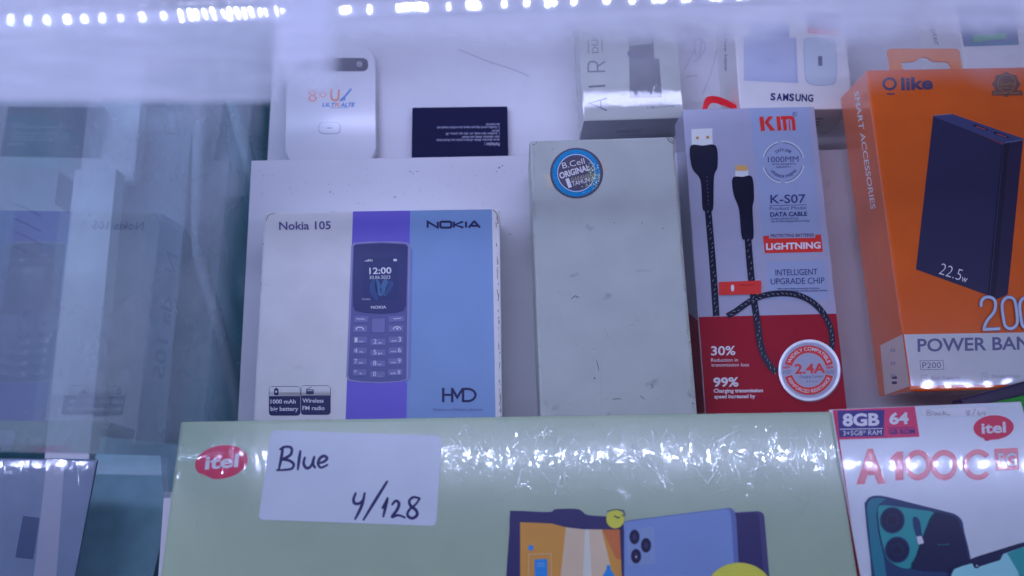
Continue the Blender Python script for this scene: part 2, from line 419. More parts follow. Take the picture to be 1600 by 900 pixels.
# the printed keypad phone
ph_body = mat('printed_phone_body', P(64, 67, 138, REFM), 0.4); ph_side = mat('printed_phone_edge', P(104, 104, 172, REFM), 0.4)
ph_dark = mat('printed_phone_glass', P(30, 34, 100, REFM), 0.35); ph_scr = mat('printed_screen', P(22, 32, 96, REFM), 0.35)
pale = mat('ink_pale', P(160, 165, 215, REFM), 0.4); petal = mat('petal_blue', P(44, 74, 140, REFM), 0.4); petal2 = mat('petal_dim', P(32, 52, 118, REFM), 0.4)
key_l = mat('key_light', P(96, 98, 170, REFM), 0.4); key_d = mat('key_dark', P(52, 54, 124, REFM), 0.4); key_m = mat('key_mid', P(82, 84, 156, REFM), 0.4)
shade_ink = mat('printed_shadow', P(78, 96, 172, REFM), 0.4)
pp = Art(N, 'printed_phone', base=2)
pp.poly([(641, 384), (645, 392), (642, 590), (634, 600), (634, 380)], shade_ink)
pp.poly([(549, 384), (553, 379.5), (575, 377.6), (620, 377.4), (637, 379), (641, 384), (639.6, 480), (638, 592), (625, 596.5), (595, 598.6), (565, 597.6), (544, 595), (541, 588), (545, 490)], ph_side, 1)
pp.poly([(552, 385), (556, 381.4), (596, 379), (634, 381), (638, 385), (636.4, 480), (635, 592), (624, 595.4), (595, 597), (566, 596), (546.5, 593), (544, 586), (548.6, 490)], ph_body, 2)
pp.done(); pobj = bpy.context.scene.objects['printed_phone']
sc = Art(N, 'screen', parent=pobj, base=5)
sc.poly([(553.6, 384.5), (557, 382.6), (596, 380.6), (633, 382.4), (637, 386), (636, 430), (634.5, 478), (631, 486), (618, 489.6), (596, 491), (570, 489.5), (555, 486), (551.5, 478), (551.8, 430)], ph_dark)
sc.rect(567.5, 403.5, 622, 470, ph_scr, 1)
for x0, y0, x1, y1, x2, y2, m_ in ((582, 438, 590, 470, 578, 455, petal2), (586, 437, 598, 462, 588, 458, petal), (600, 437, 604, 462, 594, 455, petal), (608, 440, 606, 460, 601, 458, petal2)):
    sc.smooth([(x0, y0), (x0+7, y0+4), (x1, y1), (x2, y2)], m_, 2)
sc.text('12:00', (577.5, 428.6), (612, 427.6), 9.6, pale, 0.02, 3); sc.text('30.06.2023', (577.5, 436.3), (610, 435.8), 5, pale, 0.0, 3)
for i in range(4): sc.rect(568.5+i*2.4, 408.6-i*1.1, 570.2+i*2.4, 409, pale, 3)
sc.text('4G', (578, 409), (582.6, 409), 3.4, pale, 0.02, 3); sc.rect(615, 405, 620.5, 408.6, pale, 3)
sc.text('Contacts', (566, 469), (579, 469), 3, pale, 0, 3); sc.text('NOKIA', (580, 482.6), (604, 482.2), 4.2, pale, 0.02, 3)
sc.stroke([(585, 391), (608, 390.7)], 1.2, ph_scr, 2)
sc.done()
kp = Art(N, 'keypad', parent=pobj, base=5)
def key(x0, y0, x1, y1, sl=0.0):
    kp.rrect([(x0, y0+.8), (x1, y0+.8-sl), (x1, y1+1-sl), (x0, y1+1)], 1.6, key_d); kp.rrect([(x0, y0), (x1, y0-sl), (x1, y1-sl), (x0, y1)], 1.6, key_m, 1)
key(553.5, 494.5, 575, 503.5); key(608, 494.5, 631.5, 503, .8); key(552.5, 509, 574, 519); key(608, 509, 630.5, 519, .8)
kp.rrect([(580, 497), (603, 496.6), (602.5, 521), (580, 521)], 2, key_d); kp.rrect([(581.2, 498), (601.8, 497.6), (601.4, 519.5), (581.2, 519.6)], 2, key_m, 1)
kp.stroke([(557, 498.5), (570, 499)], 1.1, pale, 3); kp.stroke([(615, 498.5), (627, 497.5)], 1.1, pale, 3)
kp.stroke([(557, 516), (558, 512.5), (563, 511.5), (567.5, 513), (568.5, 516)], 1.5, pale, 3, sm=3)
kp.stroke([(615, 515), (616.5, 511.8), (621, 510.8), (625, 512), (626.5, 515)], 1.4, pale, 3, sm=3); kp.ell(621, 514, 1.6, 1.6, pale, 3, n=8)
kr = [(526.5, 538), (543.5, 554.5), (560.5, 571.5), (577.5, 588.5)]
lab = [('1', 'oo', '2', 'abc', 'def', '3'), ('4', 'ghi', '5', 'jkl', 'mno', '6'), ('7', 'pqrs', '8', 'tuv', 'wxyz', '9'), ('*', '+', '0', '_', 'aA', '#')]
for (y0, y1), (l1, s1, l2, s2, s3, l3) in zip(kr, lab):
    o_ = -(y0-526)*.018
    key(552.5+o_, y0, 573.5+o_, y1-1.5, .2); key(579.5+o_, y0+3, 602.5+o_, y1+1.5); key(607.5+o_, y0, 630+o_, y1-1.5, .9)
    kp.text(l1, (554.5+o_, y1-3), (559+o_, y1-3), 7.4, pale, 0.0, 3); kp.text(s1, (561.5+o_, y1-3.4), (568+o_, y1-3.4), 2.4, pale, 0.02, 3)
    kp.text(l2, (584+o_, y1-.6), (589+o_, y1-.6), 7.2, pale, 0.0, 3); kp.text(s2, (591+o_, y1-1), (597.5+o_, y1-1), 2.3, pale, 0.02, 3)
    kp.text(s3, (611.5+o_, y1-4), (620+o_, y1-4.3), 2.4, pale, 0.02, 3); kp.text(l3, (622.5+o_, y1-4), (627+o_, y1-4), 7.4, pale, 0.0, 3)
kp.done()
wht = mat('ink_white', P(168, 170, 212, REFM), 0.4)
def badge(name, x0, x1, y0, y1, ym, l1, l2, tx):
    a = Art(N, name, base=2)
    a.rect(x0, y0, x1, y1, ink_navy, 0, 6); a.rrect([(x0+.8, y0+.8), (x1-.8, y0+.8), (x1-.8, ym), (x0+.8, ym)], 4, carton_w, 1)
    a.rect(x0+.8, ym-6, x1-.8, ym, carton_w, 1)
    a.text(l1[0], (tx, l1[3]), (l1[2], l1[3]), 6.2, wht, 0.02, 2); a.text(l2[0], (tx, l2[3]), (l2[2], l2[3]), 6.2, wht, 0.02, 2)
    return a
a = badge('battery_badge', 420.3, 469.6, 603.5, 649.4, 619, ('1000 mAh', 0, 462.5, 630.5), ('big battery', 0, 466.5, 641.8), 423)
a.rect(428.5, 607.5, 435.5, 617.5, ink_navy, 2, 1.5); a.rect(430.5, 605.8, 433.5, 607.5, ink_navy, 2); a.ell(432, 612, 1.4, 2, pale, 3); a.done()
a = badge('radio_badge', 470.2, 516.8, 602.3, 648.2, 618, ('Wireless', 0, 505.8, 629), ('FM radio', 0, 507.5, 640.6), 472.8)
a.rect(478.5, 608.5, 490.5, 616, ink_navy, 2, 1); a.stroke([(479, 608), (487, 605)], .9, ink_navy, 2); a.rect(480, 610, 489, 611, pale, 3); a.done()
a = Art(N, 'maker_text', base=2)
a.stroke([(692.6, 606), (692.6, 628.5)], 4, ink_navy); a.stroke([(692.6, 617), (705, 617)], 3.6, ink_navy); a.stroke([(706.6, 606), (706.6, 628.5)], 4, ink_navy, 1)
a.stroke([(707, 608), (714.5, 621), (722.5, 608)], 4, ink_navy, 1); a.stroke([(723.5, 606), (723.5, 628.5)], 4, ink_navy, 1)
a.stroke([(722, 608), (733, 608), (740, 611), (743, 617), (740, 623.4), (733, 626.6), (722, 626.6)], 3.8, ink_navy, 1, sm=4)
a.text('Makers of Nokia phones', (677, 642.5), (754.5, 642), 4.6, ink_violet, 0.0); a.done()

vs_, fs_ = glyphs('Nokia 105', 0.02); xm = max(v[0] for v in vs_); bm = bmesh.new()
nv = [bm.verts.new((-N.w/2 - .0001, N.h - .016 - .064*x/xm, .009 + .0115*y/CAPH)) for x, y in vs_]
for f in fs_:
    try: bm.faces.new([nv[i] for i in f])
    except ValueError: pass
obj_from_bm('side_text', bm, [ink_violet], N.e)

# ================================================================ worn cream box with round sticker
cream = mat('carton_cream', P(122, 129, 162, REFM), 0.42, grime=0.42, var=0.05, spec=0.35)
K = Box('phone_box', TB+1.5, (950, 430), 0.345, [(833, 221), (1056, 211.5), (1090, 690), (839.5, 694)], 0.033,
        label='plain cream box with worn corners and a round blue hologram sticker')
K.body('carton', [cream], 0.0012)
st = Art(K, 'sticker')
dk = mat('foil_dark', P(58, 56, 92, REFM), 0.3, var=0.2, varscale=900); gear = mat('foil_blue', P(22, 98, 178, REFM), 0.25, var=0.1, varscale=700)
foil = mat('foil_grey', P(150, 150, 176, REFM), 0.2, metal=0.3, var=0.1); green_sp = mat('foil_green', P(150, 190, 150, REFM), 0.3, var=0.4, varscale=900); cyan_sp = mat('foil_cyan', P(120, 190, 225, REFM), 0.3, var=0.3, varscale=900)
cx, cy = 900.3, 270.6
def star(pts, m, lay): st.poly(pts, m, lay)
star([(846, 274.5), (859, 270), (864, 276), (864, 294), (850, 293.5), (857, 284)], foil, 0)
star([(934, 251), (944, 251), (944, 260), (950, 266), (943, 269), (940, 274), (934, 271)], foil, 0)
st.ell(cx+.6, cy, 41.5, 39.5, dk, 1)
st.poly([(cx+(38.5 if k % 2 else 36)*math.cos(2*math.pi*k/96), cy+(38 if k % 2 else 35.5)*math.sin(2*math.pi*k/96)) for k in range(96)], gear, 2)
st.arc(cx, cy, 28.6, 29.6, 0, 360, pale, 3); st.ell(cx, cy, 28.6, 27.6, dk, 3)
for k in range(60): st.ell(cx+31.5*math.cos(2*math.pi*k/60), cy+30.5*math.sin(2*math.pi*k/60), .55, .55, ink_navy, 3, n=5)
silver = mat('foil_silver', P(178, 182, 214, REFM), 0.35)
st.text('B.Cell', (879.5, 264), (914, 256), 9, silver, 0.0, 5); st.text('ORIGINAL', (875.5, 280), (922, 266), 9.2, silver, 0.03, 5)
st.text('1', (888, 294), (893.5, 292), 14, silver, 0.03, 5); st.text('GARANSI', (893, 284), (921, 277), 5.4, foil, 0.0, 5); st.text('TAHUN', (894.5, 291.5), (922, 284), 7, silver, 0.01, 5)
for i in range(170):
    t = random.gauss(-5, 22); r_ = random.uniform(20, 37); x = cx+r_*math.cos(R(t)); y = cy-r_*math.sin(R(t)) + 3
    st.ell(x, y, random.uniform(.4, 1.5), random.uniform(.3, .8), random.choice((green_sp, cyan_sp)), 6, rot=random.uniform(0, 180), n=6)
st.done()
a = Art(K, 'worn_edge')
dkw = mat('wear_dark', (0.07, 0.065, 0.065), 0.85); lw = mat('wear_soft', P(118, 124, 146, REFM), 0.8)
worn(a, (842, 222), (1048, 213), 26, 1.2, lw, .8); worn(a, (1052, 225), (1084, 640), 120, 2.0, lw, 2.2); worn(a, (834.5, 232), (839, 640), 60, 1.8, lw, 1.2)
for i in range(60):
    t = random.random(); a.ell(1055.5+t*29+random.uniform(-3, 1), 215+t*420, random.uniform(.3, 1), random.uniform(.4, 1.6), random.choice((dkw, lw)), n=6)
a.stroke([(1041, 213), (1046, 221), (1054, 225)], 1.2, dkw, sm=4); a.stroke([(1045, 214), (1050, 220), (1055, 222)], .9, dkw, sm=4); a.stroke([(1050, 213), (1053, 217), (1055, 218)], .9, lw, sm=4)
for x, y in ((838, 223), (834, 226), (863, 233), (1003, 348), (960, 348), (897, 463), (902, 467), (900, 464.5), (1036, 357), (928, 545)): a.ell(x, y, random.uniform(.7, 1.5), random.uniform(.5, 1), dkw, n=6)
a.stroke([(893, 467), (899, 462), (905, 465)], 1.0, dkw)
a.stroke([(939, 560), (939, 640)], .8, lw)
for i in range(90):
    x = random.gauss(925, 38); y = random.gauss(350, 22); a.ell(x, y, random.uniform(.3, .9), random.uniform(.3, .7), lw, n=5)
for i in range(60): a.ell(random.uniform(842, 875), random.gauss(240, 15), random.uniform(.3, .9), random.uniform(.3, .8), lw, n=5)
for i in range(26):
    x = random.uniform(890, 1050); y = random.gauss(622, 5); a.stroke([(x, y), (x+random.uniform(4, 14), y+random.uniform(-1, 1.4))], random.uniform(.3, .8), lw)
a.stroke([(932, 563), (934, 570), (935.5, 579)], .9, dkw); a.ell(929, 591, 1.3, 1.6, dkw, n=6); a.stroke([(957, 623.6), (970, 623)], 1, dkw); a.stroke([(1000, 618), (1007, 624)], .9, dkw)
a.done()

# ================================================================ cable box, white over red
kw = mat('cable_white_dimmed', P(116, 120, 174, REFM), 0.3, var=0.03, spec=0.45); kg = mat('cable_grey', P(108, 120, 182, REFM), 0.32, var=0.03)  # weaker light at the right is darkened into this white
kr_ = mat('cable_red', P(112, 22, 46, REFM), 0.4, var=0.05, spec=.12); krd = mat('cable_logo_red', P(176, 38, 44, REFM), 0.35)
kk = mat('cable_black', P(14, 16, 44, REFM), 0.35, var=0.2); ktx = mat('cable_text', P(34, 40, 104, REFM), 0.4); ksil = mat('cable_metal_print', P(150, 160, 200, REFM), 0.35); kgold = mat('cable_gold_print', P(150, 120, 95, REFM), 0.4)
KX = Box('cable_box', TB, (800, 450), 0.3645, [(1069.5, 171), (1268.6, 166), (1334, 690), (1102, 694)], 0.020,
         label='tall white and red data cable box with the cable printed in black')
KX.body('carton', [kw, kg], 0.0006)
a = Art(KX, 'red_panel'); a.poly([(1084, 495.5), (1311, 490), (1340, 700), (1080, 700)], kr_, 0); a.done()
a = Art(KX, 'side_red_panel', side='L'); a.poly([(1060, 498), (1102, 494), (1115, 700), (1060, 700)], mat('cable_red_side', P(120, 26, 50, REFM), 0.4), 0); a.done()
a = Art(KX, 'grey_column'); a.poly([(1171, 165), (1262.4, 165), (1283, 366), (1191.5, 369)], kg)
a.poly([(1197.3, 408.7), (1292.6, 407.2), (1295.5, 469.5), (1200.7, 468)], kg); a.done()
# printed cable
c = Art(KX, 'printed_cable', base=2)
c.poly([(1080.2, 202), (1113, 200.5), (1113.5, 228), (1080.6, 229)], ksil)
c.rect(1087, 213.5, 1092, 218, kgold, 1); c.rect(1103, 212.5, 1108, 217, kgold, 1); c.rect(1088.5, 215, 1090.5, 216.6, kk, 2); c.rect(1104.5, 214, 1106.5, 215.6, kk, 2)
c.smooth([(1078.4, 229), (1098, 227.6), (1118.6, 228.4), (1121, 260), (1115.5, 277), (1114, 326.5), (1106, 327), (1097.8, 326.6), (1094.2, 282), (1081, 262)], kk, 1, 5)
c.stroke([(1106, 325), (1110.5, 377), (1114, 420), (1119, 494)], 10.6, kk, 0, sm=5)
c.rect(1149, 258.5, 1168, 267, kgold, 1, 1.5); c.rect(1148.7, 266, 1169, 277, ksil, 0)
c.smooth([(1144.4, 278.5), (1160, 276.4), (1175, 277), (1178, 310), (1175.6, 326), (1177.2, 371), (1168, 372.4), (1159, 371.6), (1154.5, 328), (1146, 304)], kk, 1, 5)
loop1 = [(1168, 370), (1172, 420), (1177, 465), (1183, 505), (1188, 540), (1198, 565), (1212, 582)]
c.stroke(loop1, 10.6, kk, 4, sm=6)
loop2 = [(1136, 494), (1150, 486), (1170, 472), (1193, 462), (1222, 458.5), (1248, 462), (1271, 474), (1288, 493), (1298, 517), (1299.5, 537), (1297, 552)]
c.stroke(loop2, 9.4, kk, 3, sm=6)
flk = mat('cable_fleck', P(96, 104, 150, REFM), 0.5)
def flecks(pts, lay, w, st_=9):
    pts = smooth_pts(pts, 12); L_ = 0
    for i in range(1, len(pts)):
        d = Vector(pts[i])-Vector(pts[i-1]); L_ += d.length
        if L_ > st_:
            L_ = 0; t = d.normalized(); nn = Vector((-t.y, t.x)); p = Vector(pts[i]) + nn*random.uniform(-w*.3, w*.3)
            c.stroke([tuple(p - t*1.6 - nn*1.2), tuple(p + t*1.6 + nn*1.2)], .8, flk, lay)
flecks([(1106, 325), (1110.5, 377), (1114, 420), (1119, 494)], 2, 9, 5); flecks(loop1, 5, 8, 5); flecks(loop2, 5, 7, 6)
for i in range(8): c.ell(1104.5+i*.3, 277+i*6, .5, 1.0, flk, 2, n=5)
c.poly([(1122.5, 441), (1188, 438.6), (1189, 444), (1188.5, 459.6), (1122.8, 461.5)], krd, 6); c.ell(1144, 450.5, 2.6, 5.4, wht, 7); c.stroke([(1155, 446), (1178, 445.5)], 1, kr_, 7)
c.done()
a = Art(KX, 'brand_logo', base=2)
a.stroke([(1189.5, 182.5), (1192, 204.8)], 6.6, krd); a.poly([(1200.5, 182.2), (1208, 182), (1199.6, 192.5), (1194, 191.5)], krd, 1); a.poly([(1194, 191.2), (1199.6, 190.4), (1211.5, 204.2), (1203.4, 204.4)], krd, 1)
a.stroke([(1215.5, 182), (1217.8, 204.2)], 6, krd)
a.stroke([(1225.2, 186.6), (1227, 204)], 5.4, krd); a.stroke([(1219.5, 184.4), (1235, 184), (1239, 187.5), (1240.6, 204)], 5.2, krd, 1, sm=2); a.stroke([(1232.6, 188), (1234, 204)], 2, krd, 1)
a.arc(1241.6, 178.6, 2.9, 3.5, 0, 360, ktx); a.text('R', (1240.2, 180.4), (1243, 180.4), 3.6, ktx); a.done()
a = Art(KX, 'length_seal', base=2); x, y = 1223.8, 253.3
for a0, a1 in ((12, 95), (105, 165), (195, 262), (275, 350)): a.arc(x, y, 31.5, 33, a0, a1, ksil); a.arc(x, y, 29.6, 30.3, a0+3, a1-3, ktx)
a.text_arc('DATA LINE', x, y, 17, 128, 52, 4.5, ktx, 0.02); a.text_arc('UPGRADE WEIJING', x, y, 24.5, 215, 328, 4.2, ktx, 0.02, inward=True)
a.text('1000MM', (1199.8, 254), (1247.6, 253), 9, ktx, 0.0); a.text('DATA LINE LENGTH', (1206, 258), (1243, 257.4), 2.4, ktx, 0.02); a.text('- LENGTH -', (1209, 262.6), (1239, 262), 2.6, ktx, 0.02); a.done()
a = Art(KX, 'printed_text', base=2)
a.text('K-S07', (1203.6, 317.8), (1258.6, 316.8), 13, ktx, 0.012); a.stroke([(1202, 321.6), (1260, 320)], .8, ktx)
a.text('Product Model', (1202.6, 328.4), (1259.6, 327), 5, ktx); a.text('DATA CABLE', (1203.3, 338.6), (1261, 337.2), 6.4, ktx, 0.035)
a.text('DOUBLE LINES PROTECTION', (1204.6, 343.4), (1247.5, 342.6), 2.6, ktx, 0.01); a.text('data and fast charging without hurting', (1204.6, 347.4), (1264.5, 346), 2.8, ktx, 0.01)
a.poly([(1192, 368.8), (1201.6, 368.4), (1201.6, 372.8), (1273.6, 371.8), (1273.4, 367), (1282.5, 366.6), (1285.6, 393.6), (1195, 395.6)], krd, 0)
a.poly([(1201.6, 364.8), (1273.3, 363.4), (1273.6, 371.6), (1201.8, 372.6)], kw, 1); a.text('PROTECTING BATTERIES', (1204, 371), (1271.5, 369.6), 4.6, ktx, 0.02, 2)
a.text('LIGHTNING', (1196.8, 390.4), (1282, 388), 9.6, wht, 0.035, 2)
a.text('INTELLIGENT', (1211.5, 430.8), (1277, 429.4), 9.4, ktx, 0.0, 2); a.text('UPGRADE CHIP', (1204, 444.6), (1287.8, 443), 9.4, ktx, 0.0, 2)
a.text('with overvoltage protection function', (1214, 452.4), (1280, 451.4), 2.6, ktx, 0.02, 2); a.text('prevent overload, prevent current, prevent damage', (1204, 456.4), (1292, 455), 2.6, ktx, 0.02, 2); a.done()
a = Art(KX, 'charging_claims', base=2)
a.text('30%', (1111, 555), (1149, 554.4), 13.6, wht, 0.02); a.text('Reduction in', (1111, 565.4), (1153, 565), 5.6, wht, 0); a.text('transmission loss', (1111.4, 572.8), (1170, 572.4), 5.4, wht, 0)
a.text('99%', (1114.6, 604), (1154, 603.4), 13.6, wht, 0.03); a.text('Charging transmission', (1115, 613.4), (1192, 612.6), 5.6, wht, 0.03); a.text('speed increased by', (1116, 622.4), (1180, 621.6), 5.6, wht, 0.03); a.done()
md = Art(KX, 'current_seal', base=9); x, y = 1263.6, 578.6
md.ell(x+1, y+1.5, 49, 48.6, mat('seal_rim', P(90, 60, 92, REFM), .4), 0); md.ell(x, y, 48.4, 47.8, mat('seal_silver', P(150, 160, 206, REFM), 0.22, metal=.2), 1); md.ell(x, y, 44, 43.4, kw, 2)
md.arc(x-1, y, 27, 38.6, 14, 166, krd, 3); md.arc(x-1, y, 27, 38.6, 196, 346, krd, 3)
md.text_arc('WIDELY COMPATIBLE', x-1, y, 30.6, 160, 20, 5.4, pale, 0.01, 4); md.text_arc('REINFORCED RESISTANCE', x-1, y, 35.4, 202, 340, 5.2, pale, 0.01, 4, inward=True)
md.text('2.4A', (1240.6, 584), (1288.4, 582.6), 14.6, krd, 0.025, 4); md.text('Charging Current', (1248, 591), (1284, 590), 4.2, ktx, 0, 4)
for i in range(4): md.ell(1260+i*4.6, 596.4-.1*i, 1, 1, ktx, 4, n=6)
for xx in (1222.5, 1290): md.text('NEW', (xx, 576.6), (xx+11, 576.3), 4, krd, 0.03, 4); md.text('Super Flexible', (xx, 581), (xx+13, 580.6), 2.2, ktx, 0, 4); md.text('Product', (xx, 584), (xx+12, 583.7), 2.2, ktx, 0, 4)
md.done()

# ================================================================ green tablet box in wrapping film
gm = mat('green_carton', P(112, 132, 147, REFG), 0.22, film=1.0, var=0.03, spec=0.9)
G = Box('tablet_box', 19.2, (790, 720), 0.290, [(279, 661), (1297, 639.5), (1362, 1010), (236, 1022)], 0.022,
        label='pale green film wrapped box with a handwritten price label and tablets printed on it')
G.body('carton', [gm], 0.0014)
itr = mat('logo_red_film', P(172, 42, 88, REFG), 0.35, film=1.0); itw = mat('logo_white_film', P(190, 180, 215, REFG), 0.35, film=1.0)
a = Art(G, 'brand_logo'); a.poly([(346+41*math.cos(t)*.999-3*math.sin(t), 722+26.5*math.sin(t)-2.5*math.cos(t)) for t in (2*math.pi*k/48 for k in range(48)) if not (1.95 < t < 2.55)][:18] + [(320, 749)] + [(346+41*math.cos(t)-3*math.sin(t), 722+26.5*math.sin(t)-2.5*math.cos(t)) for t in (2*math.pi*k/48 for k in range(48)) if t >= 2.55], itr)
a.text('itel', (320, 733), (372, 729), 19.5, itw, 0.028, 1, shear=0.18); a.done()
lab_m = mat('paper_label', P(137, 150, 207, REFG), 0.48, var=0.02, spec=.2); penk = mat('marker_ink', P(26, 28, 88, REFG), 0.35)
lb = Art(G, 'price_label', base=3); lb.rrect([(423.4, 672), (691, 681), (681.5, 822), (404, 812)], 9, lab_m); lb.done(); lbo = S.objects['price_label']
hw = Art(G, 'handwriting', parent=lbo, base=4)
def zp(pts): return [(x/2.857+240, y/2.857+630) for x, y in pts]
for pts in ([(578, 196), (572, 240), (560, 298)], [(566, 206), (590, 195), (616, 200), (614, 228), (590, 245), (578, 250), (606, 256), (626, 272), (618, 292), (585, 298), (552, 299)],
            [(656, 214), (650, 255), (645, 296)], [(676, 243), (671, 270), (684, 290), (704, 280), (718, 240)], [(718, 240), (712, 270), (722, 288)],
            [(736, 268), (760, 262), (775, 247), (762, 236), (744, 246), (735, 270), (748, 288), (776, 276)],
            [(903, 402), (893, 430), (900, 448), (922, 446), (940, 425)], [(943, 402), (932, 450), (915, 490), (900, 517)], [(1043, 350), (990, 435), (938, 520)],
            [(1045, 424), (1036, 462), (1026, 506)], [(1022, 468), (1034, 450), (1045, 424)], [(1066, 452), (1082, 436), (1096, 448), (1088, 475), (1066, 507), (1092, 500), (1122, 510)],
            [(1186, 424), (1160, 420), (1142, 436), (1148, 458), (1172, 478), (1176, 500), (1154, 514), (1134, 500), (1142, 476), (1170, 452), (1188, 426)]):
    hw.stroke(zp(pts), 4.6, penk, 0, sm=6, taper=lambda t: 0.72 + 0.35*math.sin(math.pi*min(1, t*1.05+.02)))
    for e in (zp(pts)[0], zp(pts)[-1]): hw.ell(e[0], e[1], 1.7, 1.7, penk, 0, n=10)
hw.done()
FI = 1.0
def fm(name, c_, ref=REFG): return mat(name, P(*c_, ref), 0.35, film=FI)
dnavy = fm('print_navy', (34, 34, 92)); ora = fm('print_orange', (166, 108, 62)); ora2 = fm('print_orange_deep', (140, 82, 60)); beam = fm('print_beam', (158, 138, 150)); beam2 = fm('print_beam_pale', (172, 164, 188))
lav = fm('print_lavender', (84, 106, 186)); lav2 = fm('print_lavender_edge', (66, 82, 160)); lavc = fm('print_camera_plate', (92, 112, 184)); blk = fm('print_black', (22, 22, 56)); yel = fm('print_yellow', (172, 160, 72)); blu = fm('print_blue', (30, 100, 200)); dn2 = fm('print_navy_side', (46, 48, 108))
t1 = Art(G, 'printed_tablet', base=3)
t1.smooth([(796, 830), (797, 802), (801, 798), (850, 800), (863, 799), (868, 795.5), (900, 795), (910, 799), (920, 805), (965, 808), (973, 812), (976, 850), (981, 960), (880, 962), (796, 962)], dnavy, 0, 3)
t1.poly([(812.7, 816), (862, 818), (880, 823), (905, 827), (968, 827.5), (974, 960), (813, 960)], ora, 1)
t1.poly([(884, 824), (910, 827), (940, 827.5), (972, 960), (868, 960), (878, 880)], beam, 2); t1.poly([(914, 827.3), (920, 827.4), (928, 960), (908, 960)], beam2, 3)
t1.poly([(941, 827.5), (968, 827.6), (970, 875), (962, 872)], ora2, 3)
t1.ell(829.5, 856, 4, 4.4, blu, 3); t1.rrect([(835, 874), (855, 873), (856, 930), (836, 930)], 3, blu, 3); t1.rect(839, 880, 851, 881.4, fm('print_sky', (90, 130, 210)), 4); t1.rect(839, 884, 851, 885, MATS['print_sky'], 4)
for q in ([(826, 866), (861, 865), (862, 930)],): t1.stroke(q, .9, beam, 3)
t1.stroke([(826, 866), (826, 940)], .9, beam, 3)
t1.poly([(948, 883), (953, 883), (954, 890), (962, 902), (964, 940), (938, 940), (941, 900), (947, 890)], blu, 4); t1.done()
t2 = Art(G, 'printed_camera_tablet', base=2)
t2.poly([(1142, 801), (1184, 798.5), (1191, 801), (1194, 806), (1207, 960), (1142, 960)], dn2, 0); t2.poly([(1146, 803), (1181, 801), (1186, 806), (1197, 960), (1146, 960)], dnavy, 1)
t2.poly([(975, 816), (982, 813), (1134, 794), (1141, 793.6), (1147, 798), (1150, 810), (1158, 960), (975, 960)], lav2, 2)
t2.poly([(975, 817), (983, 814.5), (1131, 795.6), (1139, 797), (1142, 806), (1151, 960), (975, 960)], lav, 3)
t2.rrect([(979, 829), (1021, 822), (1024, 881), (981, 884)], 4, lavc, 4)
for x, y in ((991, 839), (1009, 852), (993.4, 869)): t2.ell(x, y, 8.6, 12, lav2, 5); t2.ell(x, y, 7.6, 11, blk, 6); t2.ell(x, y, 3.6, 5.2, dnavy, 7)
t2.ell(993.5, 870, 1.1, 1.3, pale, 8); t2.done()
t3 = Art(G, 'printed_smile_ball', base=7); t3.ell(961, 811, 14, 14.5, yel, 0); t3.stroke([(959, 806), (965, 809), (968, 808)], 2, blk, 1, sm=3); t3.stroke([(948, 799), (962, 796), (974, 798), (976, 805), (971, 806)], 1.4, blk, 1); t3.done()
t4 = Art(G, 'printed_yellow_ball', base=11); t4.ell(1154, 933, 56, 54, yel, 0); t4.done()

def film_creases():
    rg = random.Random(11); bm = bmesh.new()
    def ridge(pts, hw, ht):
        P3 = [G.loc(p, 0, 'F', False) for p in pts]; rows = []
        for i, p in enumerate(P3):
            t = (P3[min(i+1, len(P3)-1)] - P3[max(i-1, 0)]).normalized(); nn = Vector((-t.y, t.x, 0)); f = math.sin(math.pi*(i+.35)/(len(P3)-.3))
            b = G.T + LAY*.9; w = hw*max(.3, f)
            rows.append([bm.verts.new((p.x+nn.x*k*w, p.y+nn.y*k*w, b + ht*f*(1-k*k))) for k in (-1, -.5, 0, .5, 1)])
        for i in range(len(rows)-1):
            for k in range(4): bm.faces.new((rows[i][k], rows[i][k+1], rows[i+1][k+1], rows[i+1][k]))
    def on_label(x, y): return 400 < x < 696 and 668 < y < 826
    n = 0
    while n < 520:
        if rg.random() < .78: x = rg.uniform(640, 1298) if rg.random() < .85 else rg.uniform(290, 640); y = rg.gauss(704, 30)
        else: x = rg.uniform(262, 1310); y = rg.uniform(655, 815)
        if not 652 < y < 830 or on_label(x, y): continue
        a_ = rg.choice((rg.gauss(62, 16), rg.gauss(-60, 18), rg.uniform(-90, 90))); L = rg.expovariate(1/22)+7; L = min(L, 80); c = rg.uniform(-.012, .012)
        pts = []; q = Vector((x, y)); th = R(a_)
        m = max(4, int(L/5))
        for i in range(m): pts.append(tuple(q)); q = q + Vector((math.cos(th), math.sin(th)))*(L/m); th += c*L/m*1.6
        if any(on_label(*p) or p[1] < 650 or p[1] > 860 or p[0] < 285 or p[0] > 1292 for p in pts): continue
        if any(790 < p[0] < 1215 and p[1] > 792 for p in pts): continue
        ridge(pts, rg.uniform(.00007, .00013), rg.uniform(.000004, .000014)); n += 1
    bmesh.ops.recalc_face_normals(bm, faces=bm.faces[:])
    m = bpy.data.materials.new('film_crease'); m.use_nodes = True; nt = m.node_tree; nn = nt.nodes; nn.remove(nn['Principled BSDF'])
    tr = nn.new('ShaderNodeBsdfTransparent'); gl = nn.new('ShaderNodeBsdfGlossy'); gl.inputs['Roughness'].default_value = .17
    mx = nn.new('ShaderNodeMixShader'); mx.inputs[0].default_value = .22
    nt.links.new(tr.outputs[0], mx.inputs[1]); nt.links.new(gl.outputs[0], mx.inputs[2]); nt.links.new(mx.outputs[0], nn['Material Output'].inputs[0])
    o = obj_from_bm('film_creases', bm, [m], G.e, True); tag(o, kind='stuff')
film_creases()

